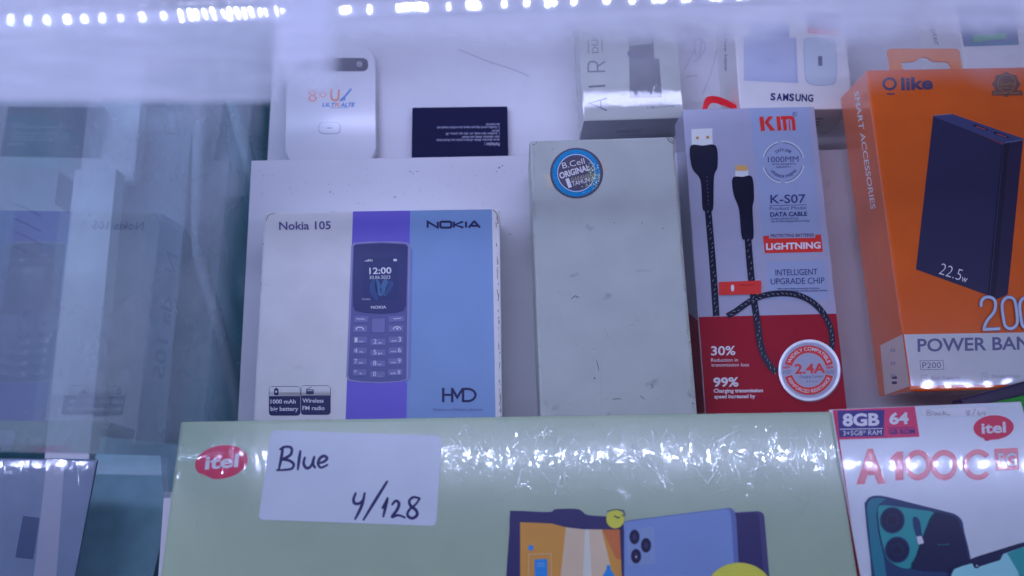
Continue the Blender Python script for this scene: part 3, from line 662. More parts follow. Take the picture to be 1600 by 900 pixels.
# ================================================================ white and red phone box, lower right
wf = mat('phone_white_film', P(128, 140, 202, REFR), 0.22, film=0.3, var=0.03, spec=0.9)
A1 = Box('phone_box', 19.9, (1450, 720), 0.292, [(1301.5, 637), (1622, 628.0), (1680, 1030), (1364, 1050)], 0.020,
         label='white phone box with red trim and a large red name, film wrapped')
A1.body('carton', [wf, mat('red_side', P(150, 26, 70, REFR), 0.35, film=0.3)], 0.0008, faces={'L': 1, 'T': 1})
pink = mat('badge_pink', P(190, 40, 96, REFR), 0.35, film=0.2); nvy = mat('badge_navy', P(40, 34, 112, REFR), 0.35, film=0.2); w2 = mat('badge_white', P(186, 190, 226, REFR), 0.35, film=0.2)
a = Art(A1, 'red_trim', base=1); a.stroke([(1302.6, 640), (1330, 830), (1345, 930), (1364, 1048)], 3.4, MATS['red_side'], 0); a.done()
a = Art(A1, 'memory_badge', base=2)
a.poly([(1303.5, 638.8), (1429, 635), (1436.4, 682.6), (1309.6, 687)], pink, 0); a.poly([(1308, 642), (1381.4, 640.6), (1380.4, 681.6), (1311, 683.4)], nvy, 1)
a.text('8GB', (1316.2, 665.4), (1373.6, 664.4), 18, w2, 0.04, 2); a.stroke([(1312, 671), (1379, 669.6)], 1.1, w2, 2); a.text('3+5GB* RAM', (1317, 680.8), (1377, 679.4), 7.4, w2, 0.0, 2)
a.text('64', (1389, 662.6), (1419.4, 661.8), 16.6, w2, 0.04, 2); a.text('GB ROM', (1388, 678.8), (1429, 677.6), 7.2, nvy, 0.03, 2); a.poly([(1386, 668.6), (1428, 667.8), (1428.2, 668.6), (1386, 669.4)], nvy, 2); a.done()
a = Art(A1, 'price_label', base=1); lbl2 = mat('clear_label', P(144, 156, 212, REFR), 0.35, film=0.2)
a.poly([(1441, 639), (1541, 636.5), (1543, 649), (1442, 652)], lbl2); pen2 = mat('pencil_ink', P(84, 92, 130, REFR), 0.5, film=.2)
for pts in ([(505, 68), (508, 82), (505, 94)], [(505, 68), (522, 68), (520, 78), (510, 82), (526, 86), (524, 94), (508, 96)], [(535, 68), (532, 92)], [(555, 80), (543, 82), (545, 92), (556, 88), (556, 80), (560, 94)],
            [(578, 80), (566, 84), (568, 92), (582, 90)], [(590, 70), (588, 94)], [(604, 78), (590, 86), (625, 92)], [(708, 72), (722, 72), (716, 82), (708, 92), (724, 92)], [(708, 72), (704, 78), (722, 88), (724, 92)],
            [(752, 58), (735, 98)], [(770, 70), (762, 88), (776, 92), (778, 84), (766, 84)], [(790, 72), (786, 84), (802, 84)], [(800, 72), (798, 96)]):
    a.stroke([(x/3.213+1290, y/3.213+620) for x, y in pts], .95, pen2, 1, sm=3)
a.done()
a = Art(A1, 'brand_logo', base=3); rd2 = mat('logo_red_box', P(186, 34, 78, REFR), 0.35, film=.2)
a.ell(1552, 668, 31.5, 19, rd2, 0, rot=-3); a.poly([(1538, 680), (1558, 684), (1541, 689.5), (1537, 687)], rd2, 1); a.text('itel', (1533, 677.4), (1571, 675.4), 15.6, w2, 0.028, 2); a.done()
a = Art(A1, 'model_name', base=2); nm = mat('name_red', P(176, 50, 84, REFR), 0.22, film=.3, spec=.9)
a.text('A', (1338, 752.6), (1384, 751.6), 47, nm, 0.06); a.poly([(1391, 716), (1401, 705.6), (1411, 705.2), (1411.6, 750), (1398.6, 750.4), (1398.2, 719), (1391, 724)], nm)
for x0 in (1414, 1455): 
    cx_ = x0+20; a.arc(cx_, 726.6, 13, 21.4, 0, 360, nm, 0, 40, 1.12)
a.arc(1527.5, 726, 15, 23, 38, 322, nm, 0, 40, 1.05)
a.rrect([(1553, 701), (1590, 699.6), (1592, 734), (1556, 735)], 2, nm, 0); a.text('5G', (1558, 728), (1588, 727), 19, w2, 0.03, 1); a.done()
bp_ = Art(A1, 'printed_camera_phone', base=2)
p1 = mat('print_teal_dark', P(22, 40, 92, REFR), 0.3, film=.2); p2 = mat('print_teal', P(24, 78, 124, REFR), 0.3, film=.2); p3 = mat('print_deep', P(16, 20, 64, REFR), 0.3, film=.2); p4 = mat('print_teal_light', P(92, 160, 192, REFR), .3, film=.2); p5 = mat('print_teal_mid', P(30, 100, 138, REFR), .3, film=.2)
def zq(pts): return [(x/3.213+1290, y/3.213+620) for x, y in pts]
bp_.smooth(zq([(196, 560), (200, 528), (222, 503), (262, 496), (320, 505), (450, 538), (600, 575), (650, 590), (684, 622), (696, 680), (730, 830), (760, 1100), (500, 1110), (270, 1110), (222, 800)]), p1, 0, 4)
bp_.poly(zq([(206, 560), (212, 530), (230, 512), (262, 506), (300, 513), (262, 545), (252, 590), (262, 680), (290, 800), (330, 1100), (280, 1100), (230, 800)]), p2, 1)
bp_.smooth(zq([(262, 560), (285, 545), (360, 552), (450, 565), (538, 580), (530, 620), (500, 665), (470, 740), (440, 830), (425, 860), (372, 856), (310, 815), (290, 760), (268, 660)]), p5, 2, 4)
bp_.smooth(zq([(540, 585), (640, 600), (672, 640), (700, 740), (710, 860), (600, 880), (430, 862), (455, 790), (490, 690)]), p3, 2, 4)
for x, y, r_ in ((332, 620, 60), (357, 768, 60)):
    X, Y = zq([(x, y)])[0]; bp_.ell(X, Y, r_/3.1, r_/2.9, p1, 4); bp_.ell(X, Y, r_/3.5, r_/3.25, p3, 5); bp_.arc(X, Y, 9, 9.8, 0, 360, p1, 6); bp_.ell(X, Y, 3.5, 4, blk, 6)
bp_.smooth(zq([(435, 610), (450, 603), (470, 625), (480, 690), (492, 730), (480, 742), (462, 720), (440, 660)]), p1, 4, 3); bp_.rrect(zq([(452, 702), (478, 698), (490, 735), (462, 742)]), 2, w2, 5)
bp_.text('itel', zq([(560, 746)])[0], zq([(615, 745)])[0], 3, p2, 0, 4); bp_.done()
bq = Art(A1, 'printed_front_phone', base=8)
bq.poly(zq([(612, 1100), (612, 890), (625, 858), (660, 838), (760, 800), (960, 738), (1000, 728), (1060, 720), (1200, 1100)]), p3, 0)
bq.poly(zq([(626, 1100), (626, 895), (640, 866), (680, 850), (730, 836), (742, 860), (870, 820), (885, 790), (960, 762), (1060, 735), (1200, 1100)]), p4, 1)
bq.poly(zq([(905, 785), (960, 762), (1060, 740), (1180, 1100), (1010, 1100), (960, 880)]), p5, 2)
X, Y = zq([(752, 848)])[0]; bq.ell(X, Y, 4, 4, p3, 3); bq.ell(X, Y, 1.3, 1.3, w2, 4); bq.done()

# ================================================================ orange power bank box
REFP = (118, 112, 172)
om = mat('orange_carton', P(160, 58, 17, (130, 132, 176)), 0.30, film=0.16, var=0.04); oside = mat('orange_side', P(156, 78, 74, (150, 140, 190)), 0.32, film=0.12, var=0.04)
PB = Box('power_bank_box', 12.85, (1500, 400), 0.345, [(1353, 108.5), (1700, 103), (1783, 604), (1423.5, 612.5)], 0.030,
         label='orange power bank box with a hang tab and a dark power bank printed on it')
PB.body('carton', [om, oside], 0.0011, faces={'L': 1})
pgr = mat('band_grey', P(118, 126, 176, REFR), 0.3, film=.16); pgs = mat('band_grey_side', P(128, 124, 168, REFR), .35, film=.1); pnv = mat('pb_navy', P(40, 36, 84, REFR), 0.35, film=.12); pnt = mat('pb_text_navy', P(58, 60, 118, REFR), .35, film=.12)
a = Art(PB, 'grey_band'); a.poly([(1409, 522.6), (1720, 517.6), (1730, 599), (1421.6, 602.8)], pgr); a.done()
a = Art(PB, 'side_grey_band', side='L'); a.poly([(1375.6, 539.6), (1411, 522.4), (1424, 603), (1383, 618)], pgs)
for y_ in (545, 565, 585): a.rect(1392, y_, 1399, y_+5, MATS['pencil'], 1); a.rect(1394, y_+1.4, 1397, y_+3.4, pgs, 2)
for y_ in (588, 596): a.rect(1394, y_, 1402, y_+4, pnv, 1)
a.done()
a = Art(PB, 'side_text', side='L'); wsd = mat('side_white', P(190, 170, 205, (150, 150, 200)), .4)
a.text('SMART ACCESSORIES', (1334.5, 143), (1361, 327), 7.4, wsd, 0.012, 0); a.done()
a = Art(PB, 'bottom_strip', side='B'); a.poly([(1426, 612), (1700, 607), (1700, 640), (1380, 640)], mat('bottom_tan', P(130, 96, 120, REFR), .4)); a.done()
a = Art(PB, 'brand_text', base=2); a.arc(1389.8, 131.2, 7.2, 11.4, 0, 360, pnv, 0, 36, .9); a.rect(1385.2, 145.8, 1397.4, 148.2, pnv); a.text('like', (1408, 140.6), (1457.5, 138.6), 18.6, pnv, 0.035); a.done()
a = Art(PB, 'award_badge', base=2); bdg = mat('badge_brown', P(66, 46, 58, REFR), .3, film=.12); bdl = mat('badge_line', P(104, 80, 80, REFR), .3)
a.poly([(1572+(19.5 if k % 2 else 22.5)*math.cos(2*math.pi*k/16), 132+(17 if k % 2 else 20)*math.sin(2*math.pi*k/16)) for k in range(16)], bdg); a.poly([(1549, 142), (1596, 141.6), (1598, 149), (1550, 149.6)], bdg, 1)
a.arc(1572, 131, 13.4, 14.2, 0, 360, bdl, 2); a.text('Quality', (1558, 134), (1586, 133.6), 6, bdl, 0, 2); a.text('power bank', (1553, 147.4), (1593, 147), 3.6, bdl, 0, 2); a.stroke([(1562, 138), (1582, 138)], .8, bdl, 2); a.done()
pk = Art(PB, 'printed_power_bank', base=2)
f1 = mat('pb_front', P(24, 24, 66, REFR), .35, film=.1); f2 = mat('pb_top', P(38, 42, 98, REFR), .35, film=.1); f3 = mat('pb_side', P(24, 20, 58, REFR), .35, film=.1); f4 = mat('pb_edge', P(70, 80, 140, REFR), .35, film=.1); f5 = mat('pb_corner', P(17, 14, 44, REFR), .35, film=.1)
pk.poly([(1458, 181), (1567, 226), (1569.5, 224), (1549, 460), (1545, 462), (1431, 421)], f1, 0)
pk.poly([(1456.6, 182), (1460, 180.4), (1487.5, 178.4), (1599, 217), (1597, 220), (1569.6, 226)], f2, 1)
pk.poly([(1566, 227), (1576, 222), (1554, 467), (1543, 462)], f5, 2); pk.poly([(1573, 224), (1598, 219), (1574, 460), (1554.6, 468.6)], f3, 1)
pk.stroke([(1569.5, 223.5), (1597, 219)], 1, f4, 3); pk.stroke([(1458.6, 181.4), (1486, 178.8)], 1.2, f4, 3); pk.stroke([(1567.4, 228), (1545.5, 461)], .8, f2, 3)
for x, y in ((1520, 196.5), (1552.5, 208)): pk.poly([(x-1, y-1), (x+3, y-1.4), (x+24, y+6.4), (x+23, y+8), (x+18, y+7.6), (x, y+1)], f5, 3); pk.stroke([(x+4, y+1.6), (x+19, y+6.6)], 1, mat('port_red', P(120, 60, 90, REFR), .4), 4)
pk.text('22.5', (1465.5, 428), (1499, 439), 18, MATS['ink_pale'], -0.012, 3); pk.text('w', (1500.5, 439.6), (1509, 442.4), 11, MATS['ink_pale'], 0, 3); pk.done()
a = Art(PB, 'capacity_number', base=9); csil = mat('number_silver', P(116, 130, 196, REFR), .25, film=.12, metal=.15); cdk = mat('number_outline', P(58, 58, 120, REFR), .35)
for m_, w_, l_ in ((cdk, 6.0, 0), (csil, 4.2, 1)):
    a.stroke([(1531.5, 480), (1531.5, 473), (1535, 467), (1543, 464.6), (1551, 468), (1554, 476), (1551.5, 488), (1541, 501), (1536.5, 511), (1536, 515.6)], w_, m_, l_, sm=4); a.stroke([(1534, 515.4), (1561, 514)], w_, m_, l_)
    for x0 in (1562, 1589.5, 1617, 1644): a.stroke([(x0+2, 478), (x0+6, 468), (x0+13, 465), (x0+20, 468), (x0+23.4, 477), (x0+26, 502), (x0+22, 511), (x0+15, 514), (x0+8, 511), (x0+5, 503)], w_, m_, l_, closed=True, sm=4)
a.done()
a = Art(PB, 'product_text', base=2); a.text('POWER BANK', (1433.5, 549.4), (1633, 545), 19.6, pnt, 0.02)
for q in ([(1437, 564), (1473, 563)], [(1473, 563), (1474.6, 577)], [(1438.6, 578), (1474.6, 577)], [(1437, 564), (1438.6, 578)]): a.stroke(q, .8, pnt)
a.text('P200', (1441, 575.4), (1470, 574.8), 9, pnt, 0); a.text('Real Capacity', (1455, 593), (1501, 592), 5, MATS['pencil'], 0); a.text('Multiple Protect', (1550, 590.6), (1594, 589.8), 5, MATS['pencil'], 0)
for x0, y0 in ((1440, 586), (1534, 583)): 
    for q in ([(x0, y0), (x0+8, y0)], [(x0+8, y0), (x0+8, y0+10)], [(x0, y0+10), (x0+8, y0+10)], [(x0, y0), (x0, y0+10)]): a.stroke(q, .8, MATS['pencil'])
    a.ell(x0+4, y0+5, 1.2, 1.2, MATS['pencil'], n=8)
a.done()
# hang tab: a plate with the usual shaped hole
def tab():
    tbm = bmesh.new()
    outer = [(1394.5, 110), (1389.6, 77.5), (1391, 74), (1394, 73.2), (1497, 73.2), (1501, 75), (1503, 79), (1507, 110)]
    hole = smooth_pts([(1412, 99), (1411.4, 96.2), (1414.6, 94), (1428, 93.4), (1435, 91.6), (1440, 88), (1447, 86.6), (1454, 88), (1459, 92), (1468, 93.2), (1482, 93.6), (1486.6, 97), (1488, 104.6), (1450, 106.6), (1416, 106.6)], 3, True)
    def arcl(pts):
        d = [0]
        for i in range(1, len(pts)+1): d.append(d[-1]+(Vector(pts[i % len(pts)])-Vector(pts[i-1])).length)
        return [v/d[-1] for v in d]
    n = 96
    def ringpts(pts, c):
        out = []
        for k in range(n):
            a_ = 2*math.pi*k/n; d = Vector((math.cos(a_)*2.4, math.sin(a_))); best = None
            for i in range(len(pts)):
                p, q = Vector(pts[i])-c, Vector(pts[(i+1) % len(pts)])-c; e = q-p; den = d.x*e.y-d.y*e.x
                if abs(den) < 1e-9: continue
                t = (p.x*e.y-p.y*e.x)/den; s_ = (p.x*d.y-p.y*d.x)/den
                if t > 0 and -1e-6 <= s_ <= 1+1e-6: best = t if best is None else max(best, t)
            out.append(tuple(c+d*(best or 0.1)))
        return out
    c = Vector((1449, 98)); o_ = ringpts(outer, c); h_ = ringpts(hole, c)
    zz = (-0.0026, -0.0016)
    V = [[[tbm.verts.new((lambda l: (l.x, l.y, PB.T+z))(PB.loc(p, 0, 'F', False))) for p in ring] for ring in (o_, h_)] for z in zz]
    for k in range(n):
        j = (k+1) % n
        for z in (0, 1): tbm.faces.new((V[z][0][k], V[z][0][j], V[z][1][j], V[z][1][k]))
        for r_ in (0, 1): tbm.faces.new((V[0][r_][k], V[0][r_][j], V[1][r_][j], V[1][r_][k]))
    bmesh.ops.recalc_face_normals(tbm, faces=tbm.faces[:])
    return tbm
obj_from_bm('hang_tab', tab(), [mat('tab_orange', P(232, 84, 34, (150, 150, 200)), .35)], PB.e)

# ================================================================ things on the upper board
# silver box in film
sil = mat('silver_carton', P(120, 130, 168, (150, 158, 214)), 0.45, film=0.2, metal=0.1, var=0.05); silb = mat('silver_bottom', P(100, 108, 158), 0.35, film=0.3)
AR = Box('perfume_box', TB, (800, 450), 0.3825, [(903.5, 4), (1056, 0), (1068, 184), (909, 190)], 0.027,
         label='silver film wrapped box with tall thin letters along its left edge')
AR.body('carton', [sil, silb], 0.0008, faces={'B': 1})
gtx = mat('grey_text', P(70, 76, 116), .4, film=.2); gph = mat('printed_grey', P(78, 84, 118), .35, film=.35, var=.25, varscale=70); gph2 = mat('printed_grey_light', P(112, 120, 160), .35, film=.35)
a = Art(AR, 'brand_text')
a.stroke([(948, 153.5), (921, 161.5), (948, 172.5)], 2.6, gtx); a.stroke([(938.5, 157), (939.4, 169)], 2.2, gtx)
a.stroke([(919.5, 135.6), (946, 133.8)], 3.2, gtx)
a.stroke([(945.6, 111.4), (919, 112), (919, 101.5), (921.5, 97), (928, 96), (933, 99), (934, 111)], 2.4, gtx); a.stroke([(933.5, 104), (945.4, 96)], 2.4, gtx)
a.text('DUO', (935, 83), (934, 48), 10, gtx, 0.0); a.stroke([(919.6, 84), (919, 62)], 1.4, gtx); a.stroke([(941, 81), (939.6, 42)], 1.4, gtx); a.done()
a = Art(AR, 'printed_bottle'); a.poly([(982, 30), (1019, 28), (1022.5, 91), (1030, 92), (1034.5, 152), (984, 153)], gph); a.poly([(980, 80), (1006, 82), (1012, 92), (994, 92), (981, 88)], gtx, 1); a.poly([(985, 30), (1017, 28), (1019, 68), (983, 72)], gph2, 1); a.done()
a = Art(AR, 'small_text'); a.text('e 100 ml / 3.4 fl oz', (1011, 170.4), (1054, 167), 4, gtx, 0); a.done()
a = Art(AR, 'bottom_text', side='B'); a.text('SUPERIOR SCENT', (963, 208), (1004, 206), 4, gtx, .02); a.text('eau de parfum', (968, 212.4), (1000, 211), 3, gtx, .0); a.done()

# white charger box
sw = mat('charger_white', P(150, 154, 206, (146, 150, 206)), .36, var=.03); sph = mat('charger_print', P(120, 128, 190, REFM), .36); sph2 = mat('charger_print_edge', P(104, 114, 180, REFM), .36); sph3 = mat('charger_face', P(128, 140, 190, REFM), .36)
SB = Box('charger_box', TB, (800, 450), 0.3765, [(1149.5, -12), (1319, -20), (1328.5, 174), (1149, 168)], 0.033,
         label='white charger box with a square wall plug and a holographic stamp')
SB.body('carton', [sw], 0.0008)
a = Art(SB, 'printed_plug'); a.poly([(1172, 34), (1233, 36), (1233, 58), (1173, 56)], sph2, 0); a.poly([(1162, 56), (1244, 59), (1247, 130), (1162, 126)], sph, 1); a.stroke([(1241, 60), (1244, 129)], 1.4, sph2, 2); a.text('Fast Charging', (1192, 98.4), (1214, 98.8), 2.4, sph2, .02, 2); a.text('SUPER', (1198, 94.4), (1208, 94.6), 2.4, sph2, .02, 2); a.done()
a = Art(SB, 'printed_plug_front'); a.smooth([(1256, 66), (1262, 59.6), (1282, 59), (1300, 61), (1305.4, 68), (1308, 100), (1306, 126), (1300, 132.4), (1280, 134), (1264, 131), (1258, 122), (1256, 95)], sph2, 0, 4); a.smooth([(1257, 67), (1263, 60.6), (1282, 60), (1299, 62), (1304.4, 69), (1307, 100), (1305, 125), (1299, 131.4), (1280, 133), (1265, 130), (1259, 121), (1257, 95)], sph3, 1, 4); a.rect(1278, 88, 1284.6, 103.4, ink_navy, 2, 1); a.done()
a = Art(SB, 'hologram'); a.poly([(1261, 18), (1313, 20), (1312.6, 48), (1262, 44)], mat('holo_violet', P(84, 74, 150), .25, metal=.3, var=.3, varscale=600), 0)
hp = [mat('holo_pink', P(220, 90, 150), .3), mat('holo_orange', P(230, 120, 110), .3), mat('holo_red', P(190, 70, 130), .3)]
for i in range(10): x0 = 1261.5+i*5.1; a.poly([(x0, 43.4+i*.4), (x0+5.1, 43.8+i*.4), (x0+5.1, 52+i*.45), (x0, 51.6+i*.45)], hp[i % 3], 1)
for i in range(6): a.stroke([(1264+i*8, 42), (1272+i*8, 26)], .7, hp[2], 1)
a.done()
a = Art(SB, 'brand_text', base=2); [a.text(ch, (1203.6+i*9.7, 156.4+i*.35), (1203.6+i*9.7+(8.6 if ch != 'S' else 7.8), 156.4+i*.35+.3), 10.6, mat('brand_navy', P(20, 24, 92, REFM), .35), 0.035) for i, ch in enumerate('SAMSUNG')]; a.done()
a = Art(SB, 'side_text', side='L'); a.text('25W Power Adapter', (1131.5, 40), (1132.5, 112), 4.2, ink_navy, .02); a.done()
a = Art(SB, 'bottom_text', side='B')
for i, w_ in enumerate((14, 9, 7)): a.rect(1272, 185+i*4.6, 1272+w_, 186.2+i*4.6, ink_violet)
a.done()

# the adapter box at the top right
AD = Box('adapter_box', TB, (800, 450), 0.3735, [(1486, -30), (1640, -34), (1652, 118), (1510, 122)], 0.036,
         label='pale box with a dark teal and green picture, behind the orange box')
AD.body('carton', [sw], .0008)
a = Art(AD, 'side_text', side='L'); a.text('Travel Adapter', (1438, -24), (1461.5, 72), 8.4, ink_navy, 0.0); a.done()
a = Art(AD, 'printed_picture'); a.poly([(1491, 8), (1585, 4), (1592, 70), (1506, 73)], mat('picture_teal', P(62, 84, 150), .4, var=.25, varscale=40), 0); a.poly([(1520, 55), (1571, 51), (1572, 60), (1521, 66)], mat('picture_green', P(50, 130, 110), .4), 1); a.poly([(1512, 67), (1590, 63), (1592, 70), (1513, 73)], mat('picture_blue', P(40, 90, 150), .4), 1); a.done()

# pocket router
rw = mat('router_white', (0.80, 0.80, 0.82), 0.22, coat=.4, var=.01); rs = mat('router_side', (0.5, 0.52, 0.56), .3)
RT = Box('pocket_router', TB, (800, 450), 0.3992, [(449.5, 72), (589, 68), (583.5, 250), (444.5, 258)], 0.010,
         label='white rounded pocket router with a dark pill window and orange number logo', cat='router')
bm = bmesh.new(); bm_prism(bm, rr(-RT.w/2, RT.w/2, -0.003, RT.h, 0.0105, 8), 0, RT.T, 0.0018, seg=4)
for f in bm.faces:
    if abs(f.normal.z) < .4: f.material_index = 0
ro = obj_from_bm('shell', bm, [rw, rs], RT.e)
bm = bmesh.new(); bm_prism(bm, rr(-RT.w/2-0.0004, RT.w/2+0.0004, -0.0034, RT.h+.0004, 0.0107, 8), 0.004, 0.0052); obj_from_bm('side_band', bm, [rs], RT.e)
a = Art(RT, 'pill_window'); nav = mat('window_navy', P(14, 16, 60), .4, spec=.1); a.rect(470.5, 90.6, 575.5, 111.6, nav, 0, 10.4); a.arc(561.8, 100.4, 3.6, 4.2, 0, 360, pale, 1); a.arc(561.8, 100.4, 1.6, 2.3, 0, 360, pale, 1); a.done()
orr = mat('logo_orange', P(216, 110, 122), .4); orb = mat('logo_blue', P(48, 100, 200), .4); orp = mat('logo_pale_blue', P(110, 140, 215), .4)
a = Art(RT, 'brand_logo')
a.arc(488.5, 144.8, 3.4, 6, 0, 360, orr, 0, 24, .8); a.arc(488.5, 153.6, 4.0, 6.8, 0, 360, orr, 0, 24, .8)
a.arc(504.5, 147.6, 3.8, 5.6, 0, 360, orr, 0, 24, .8)
a.stroke([(517.4, 139), (517.6, 152), (521.6, 156.4), (527, 156), (529, 151), (529.4, 140)], 3.2, orr, sm=3)
a.stroke([(531, 158), (539, 150.6), (549, 138.6)], 2.6, orb, sm=3); a.arc(536.4, 155, 1.6, 3.6, 0, 360, orb, 1, 20, .7)
a.text('ULT', (503, 166.8), (522.6, 166.8), 6, orb, .02, 0, .3); a.text('R', (523, 166.8), (531, 166.8), 6, orr, .02, 0, .3); a.text('ALTE', (531.6, 166.8), (553, 166.6), 6, orb, .03, 0, .3); a.stroke([(516, 168.6), (545, 168.4)], .6, orb); a.done()
a = Art(RT, 'button'); a.rect(497.6, 191, 532.2, 209.4, gtx, 0, 8.6); a.rect(498.3, 191.7, 531.5, 208.7, rw, 1, 8.2); a.rect(511.6, 199.4, 518.4, 201.2, gtx, 2); a.done()

# dark battery pack
bt = mat('battery_navy', P(16, 18, 66), .5, var=.08, spec=.1)
BT = Box('battery_pack', TB, (800, 450), 0.4045, [(644.2, 167.6), (792.6, 165.6), (794.6, 258), (642.3, 260)], 0.005,
         label='flat dark navy battery with small upside-down white print', cat='battery')
BT.body('cell', [bt], .0008)
a = Art(BT, 'printed_text'); tp = mat('tiny_print', P(120, 126, 190), .5)
a.text('Perhatian :', (780.6, 223), (757, 223.4), 5, tp, .03)
for y_, x_, s_ in ((217, 682, 'Jangan dibongkar, dibakar, dihubung singkat atau ditusuk benda'), (212.4, 722, 'tajam, dipanaskan, ditekan, atau dibasahi'), (207.2, 697, '1. Jauhkan dari anak, air, dan api, panas, dll'),
                   (202.8, 768, 'dibuang.'), (197.4, 683, '2. Gunakan pengisi daya yang sesuai, atau serahkan kepada ahli'), (192.8, 759, 'dan dealernya.')):
    a.text(s_, (780.6, y_), (x_, y_+.6), 3.4, tp, .02)
a.done()

# red wrist strap loop standing behind the cable box
rd = mat('strap_red', P(178, 20, 44), .5)
def strap():
    n = Vector((0, math.sin(R(TB)), math.cos(R(TB))))
    pts = smooth_pts([(1096, 182), (1098.8, 163), (1103.5, 152.5), (1115, 149.8), (1130, 153.4), (1144, 160.5), (1158, 169), (1168, 182)], 6)
    inn = smooth_pts([(1104, 184), (1105.6, 170), (1110, 162.4), (1117, 161), (1128, 164.5), (1138, 168), (1146, 173), (1152, 184)], 6)
    bm = bmesh.new(); Z = .386; q = Vector((0, 0, -Z))
    def at(p, dz): 
        d = ray(*p); return CAM + CR @ (d*((q.dot(n)+dz)/d.dot(n)))
    org = at((1130, 176), -.004)
    L = []
    for o_, i_ in zip(pts, inn): L.append([bm.verts.new(at(p, dz)-org) for p, dz in ((o_, -.004), (o_, .004), (i_, .005), (i_, -.003))])
    for i in range(len(L)-1):
        for k in range(4): bm.faces.new((L[i][k], L[i][(k+1) % 4], L[i+1][(k+1) % 4], L[i+1][k]))
    bm.faces.new(L[0]); bm.faces.new(L[-1][::-1]); bmesh.ops.recalc_face_normals(bm, faces=bm.faces[:])
    o = obj_from_bm('wrist_strap', bm, [rd]); o.location = org
    tag(o, 'red strap loop poking up behind the top of the cable box', 'strap')
strap()

# green packet and black pouch at the right edge
gp = Box('packet', 17, (1590, 615), .314, [(1562, 640), (1660, 590), (1680, 690), (1572, 690)], .006, label='bright green packet corner under the orange box at the right edge', cat='packet')
gp.body('wrapper', [mat('packet_green', P(16, 84, 34, REFR), .4)], .0006)
bp2 = Box('pouch', 17, (1590, 620), .322, [(1520, 634), (1650, 566), (1670, 690), (1520, 700)], .008, label='black pouch between the orange box and the green packet', cat='pouch')
bp2.body('cover', [mat('pouch_black', P(26, 22, 60, REFR), .35)], .001)

# ================================================================ glass partition on the left and what stands behind it
def glass_mat(name, refl, tint, rough=0.0, dirt_=0.0):
    m = bpy.data.materials.new(name); m.use_nodes = True; nt = m.node_tree; n = nt.nodes; L = nt.links
    n.remove(n['Principled BSDF']); out = n['Material Output']
    tr = n.new('ShaderNodeBsdfTransparent'); tr.inputs[0].default_value = tint + (1,)
    gl = n.new('ShaderNodeBsdfGlossy'); gl.inputs['Roughness'].default_value = rough; gl.inputs['Color'].default_value = (0.86, 0.97, 1.0, 1)
    fr = n.new('ShaderNodeLayerWeight'); fr.inputs[0].default_value = 0.35
    mr = n.new('ShaderNodeMapRange'); mr.inputs[1].default_value = 0; mr.inputs[2].default_value = 1; mr.inputs[3].default_value = refl*.75; mr.inputs[4].default_value = min(1, refl*1.5)
    L.new(fr.outputs['Fresnel'], mr.inputs[0])
    mx = n.new('ShaderNodeMixShader'); L.new(mr.outputs[0], mx.inputs[0]); L.new(tr.outputs[0], mx.inputs[1]); L.new(gl.outputs[0], mx.inputs[2])
    df = n.new('ShaderNodeBsdfDiffuse'); df.inputs[0].default_value = (.7, .75, .8, 1)
    tc = n.new('ShaderNodeTexCoord'); nz = n.new('ShaderNodeTexNoise'); nz.inputs['Scale'].default_value = 22; nz.inputs['Detail'].default_value = 6; L.new(tc.outputs['Object'], nz.inputs[0])
    dm = n.new('ShaderNodeMapRange'); dm.inputs[1].default_value = .35; dm.inputs[2].default_value = .75; dm.inputs[3].default_value = dirt_*.35; dm.inputs[4].default_value = dirt_; L.new(nz.outputs[0], dm.inputs[0])
    m2 = n.new('ShaderNodeMixShader'); L.new(dm.outputs[0], m2.inputs[0]); L.new(mx.outputs[0], m2.inputs[1]); L.new(df.outputs[0], m2.inputs[2]); L.new(m2.outputs[0], out.inputs[0])
    return m
nB = Vector((0, math.sin(R(TB)), math.cos(R(TB)))); vB = Vector((0, math.cos(R(TB)), -math.sin(R(TB))))
# pane axes: along the board (v), out of the board (n); x = constant
XG = -0.1465
def frame_obj(name, origin_c, xa, ya, za):
    e = bpy.data.objects.new(name, None); link(e); e.empty_display_size = .01
    m = Matrix((CR@xa, CR@ya, CR@za)).transposed().to_4x4(); m.translation = CAM + CR@origin_c; e.matrix_world = m; return e
ge = frame_obj('glass_partition', Vector((XG, -.12, -.40)), Vector((1, 0, 0)), vB, nB)
tag(ge, 'clear bluish glass partition on the left that mirrors the boxes', 'glass pane')
def on_pane(px, py):
    d = ray(px, py); q = d*(XG/d.x) - Vector((XG, -.12, -.40)); return (q.dot(vB), q.dot(nB))
bm = bmesh.new(); a0 = on_pane(-60, 704); a1 = on_pane(262, 712); a2 = on_pane(335, 712)
pl = [(a0[0], .235), (a0[0], a0[1]), a1, (-.12, a2[1]), (-.12, -.12), (.40, -.12), (.40, .235)]
lo = [bm.verts.new((-.003, y, z)) for y, z in pl]; hi = [bm.verts.new((0, y, z)) for y, z in pl]
bm.faces.new(lo); bm.faces.new(hi)
for i in range(len(pl)): bm.faces.new((lo[i], lo[(i+1) % len(pl)], hi[(i+1) % len(pl)], hi[i]))
bmesh.ops.recalc_face_normals(bm, faces=bm.faces[:]); obj_from_bm('pane', bm, [glass_mat('pane_glass', 0.24, (.80, .90, .93), 0.03, 0.44)], ge)

nbm = mat('neighbour_board', (.28, .36, .42), .5, var=.1, varscale=12)
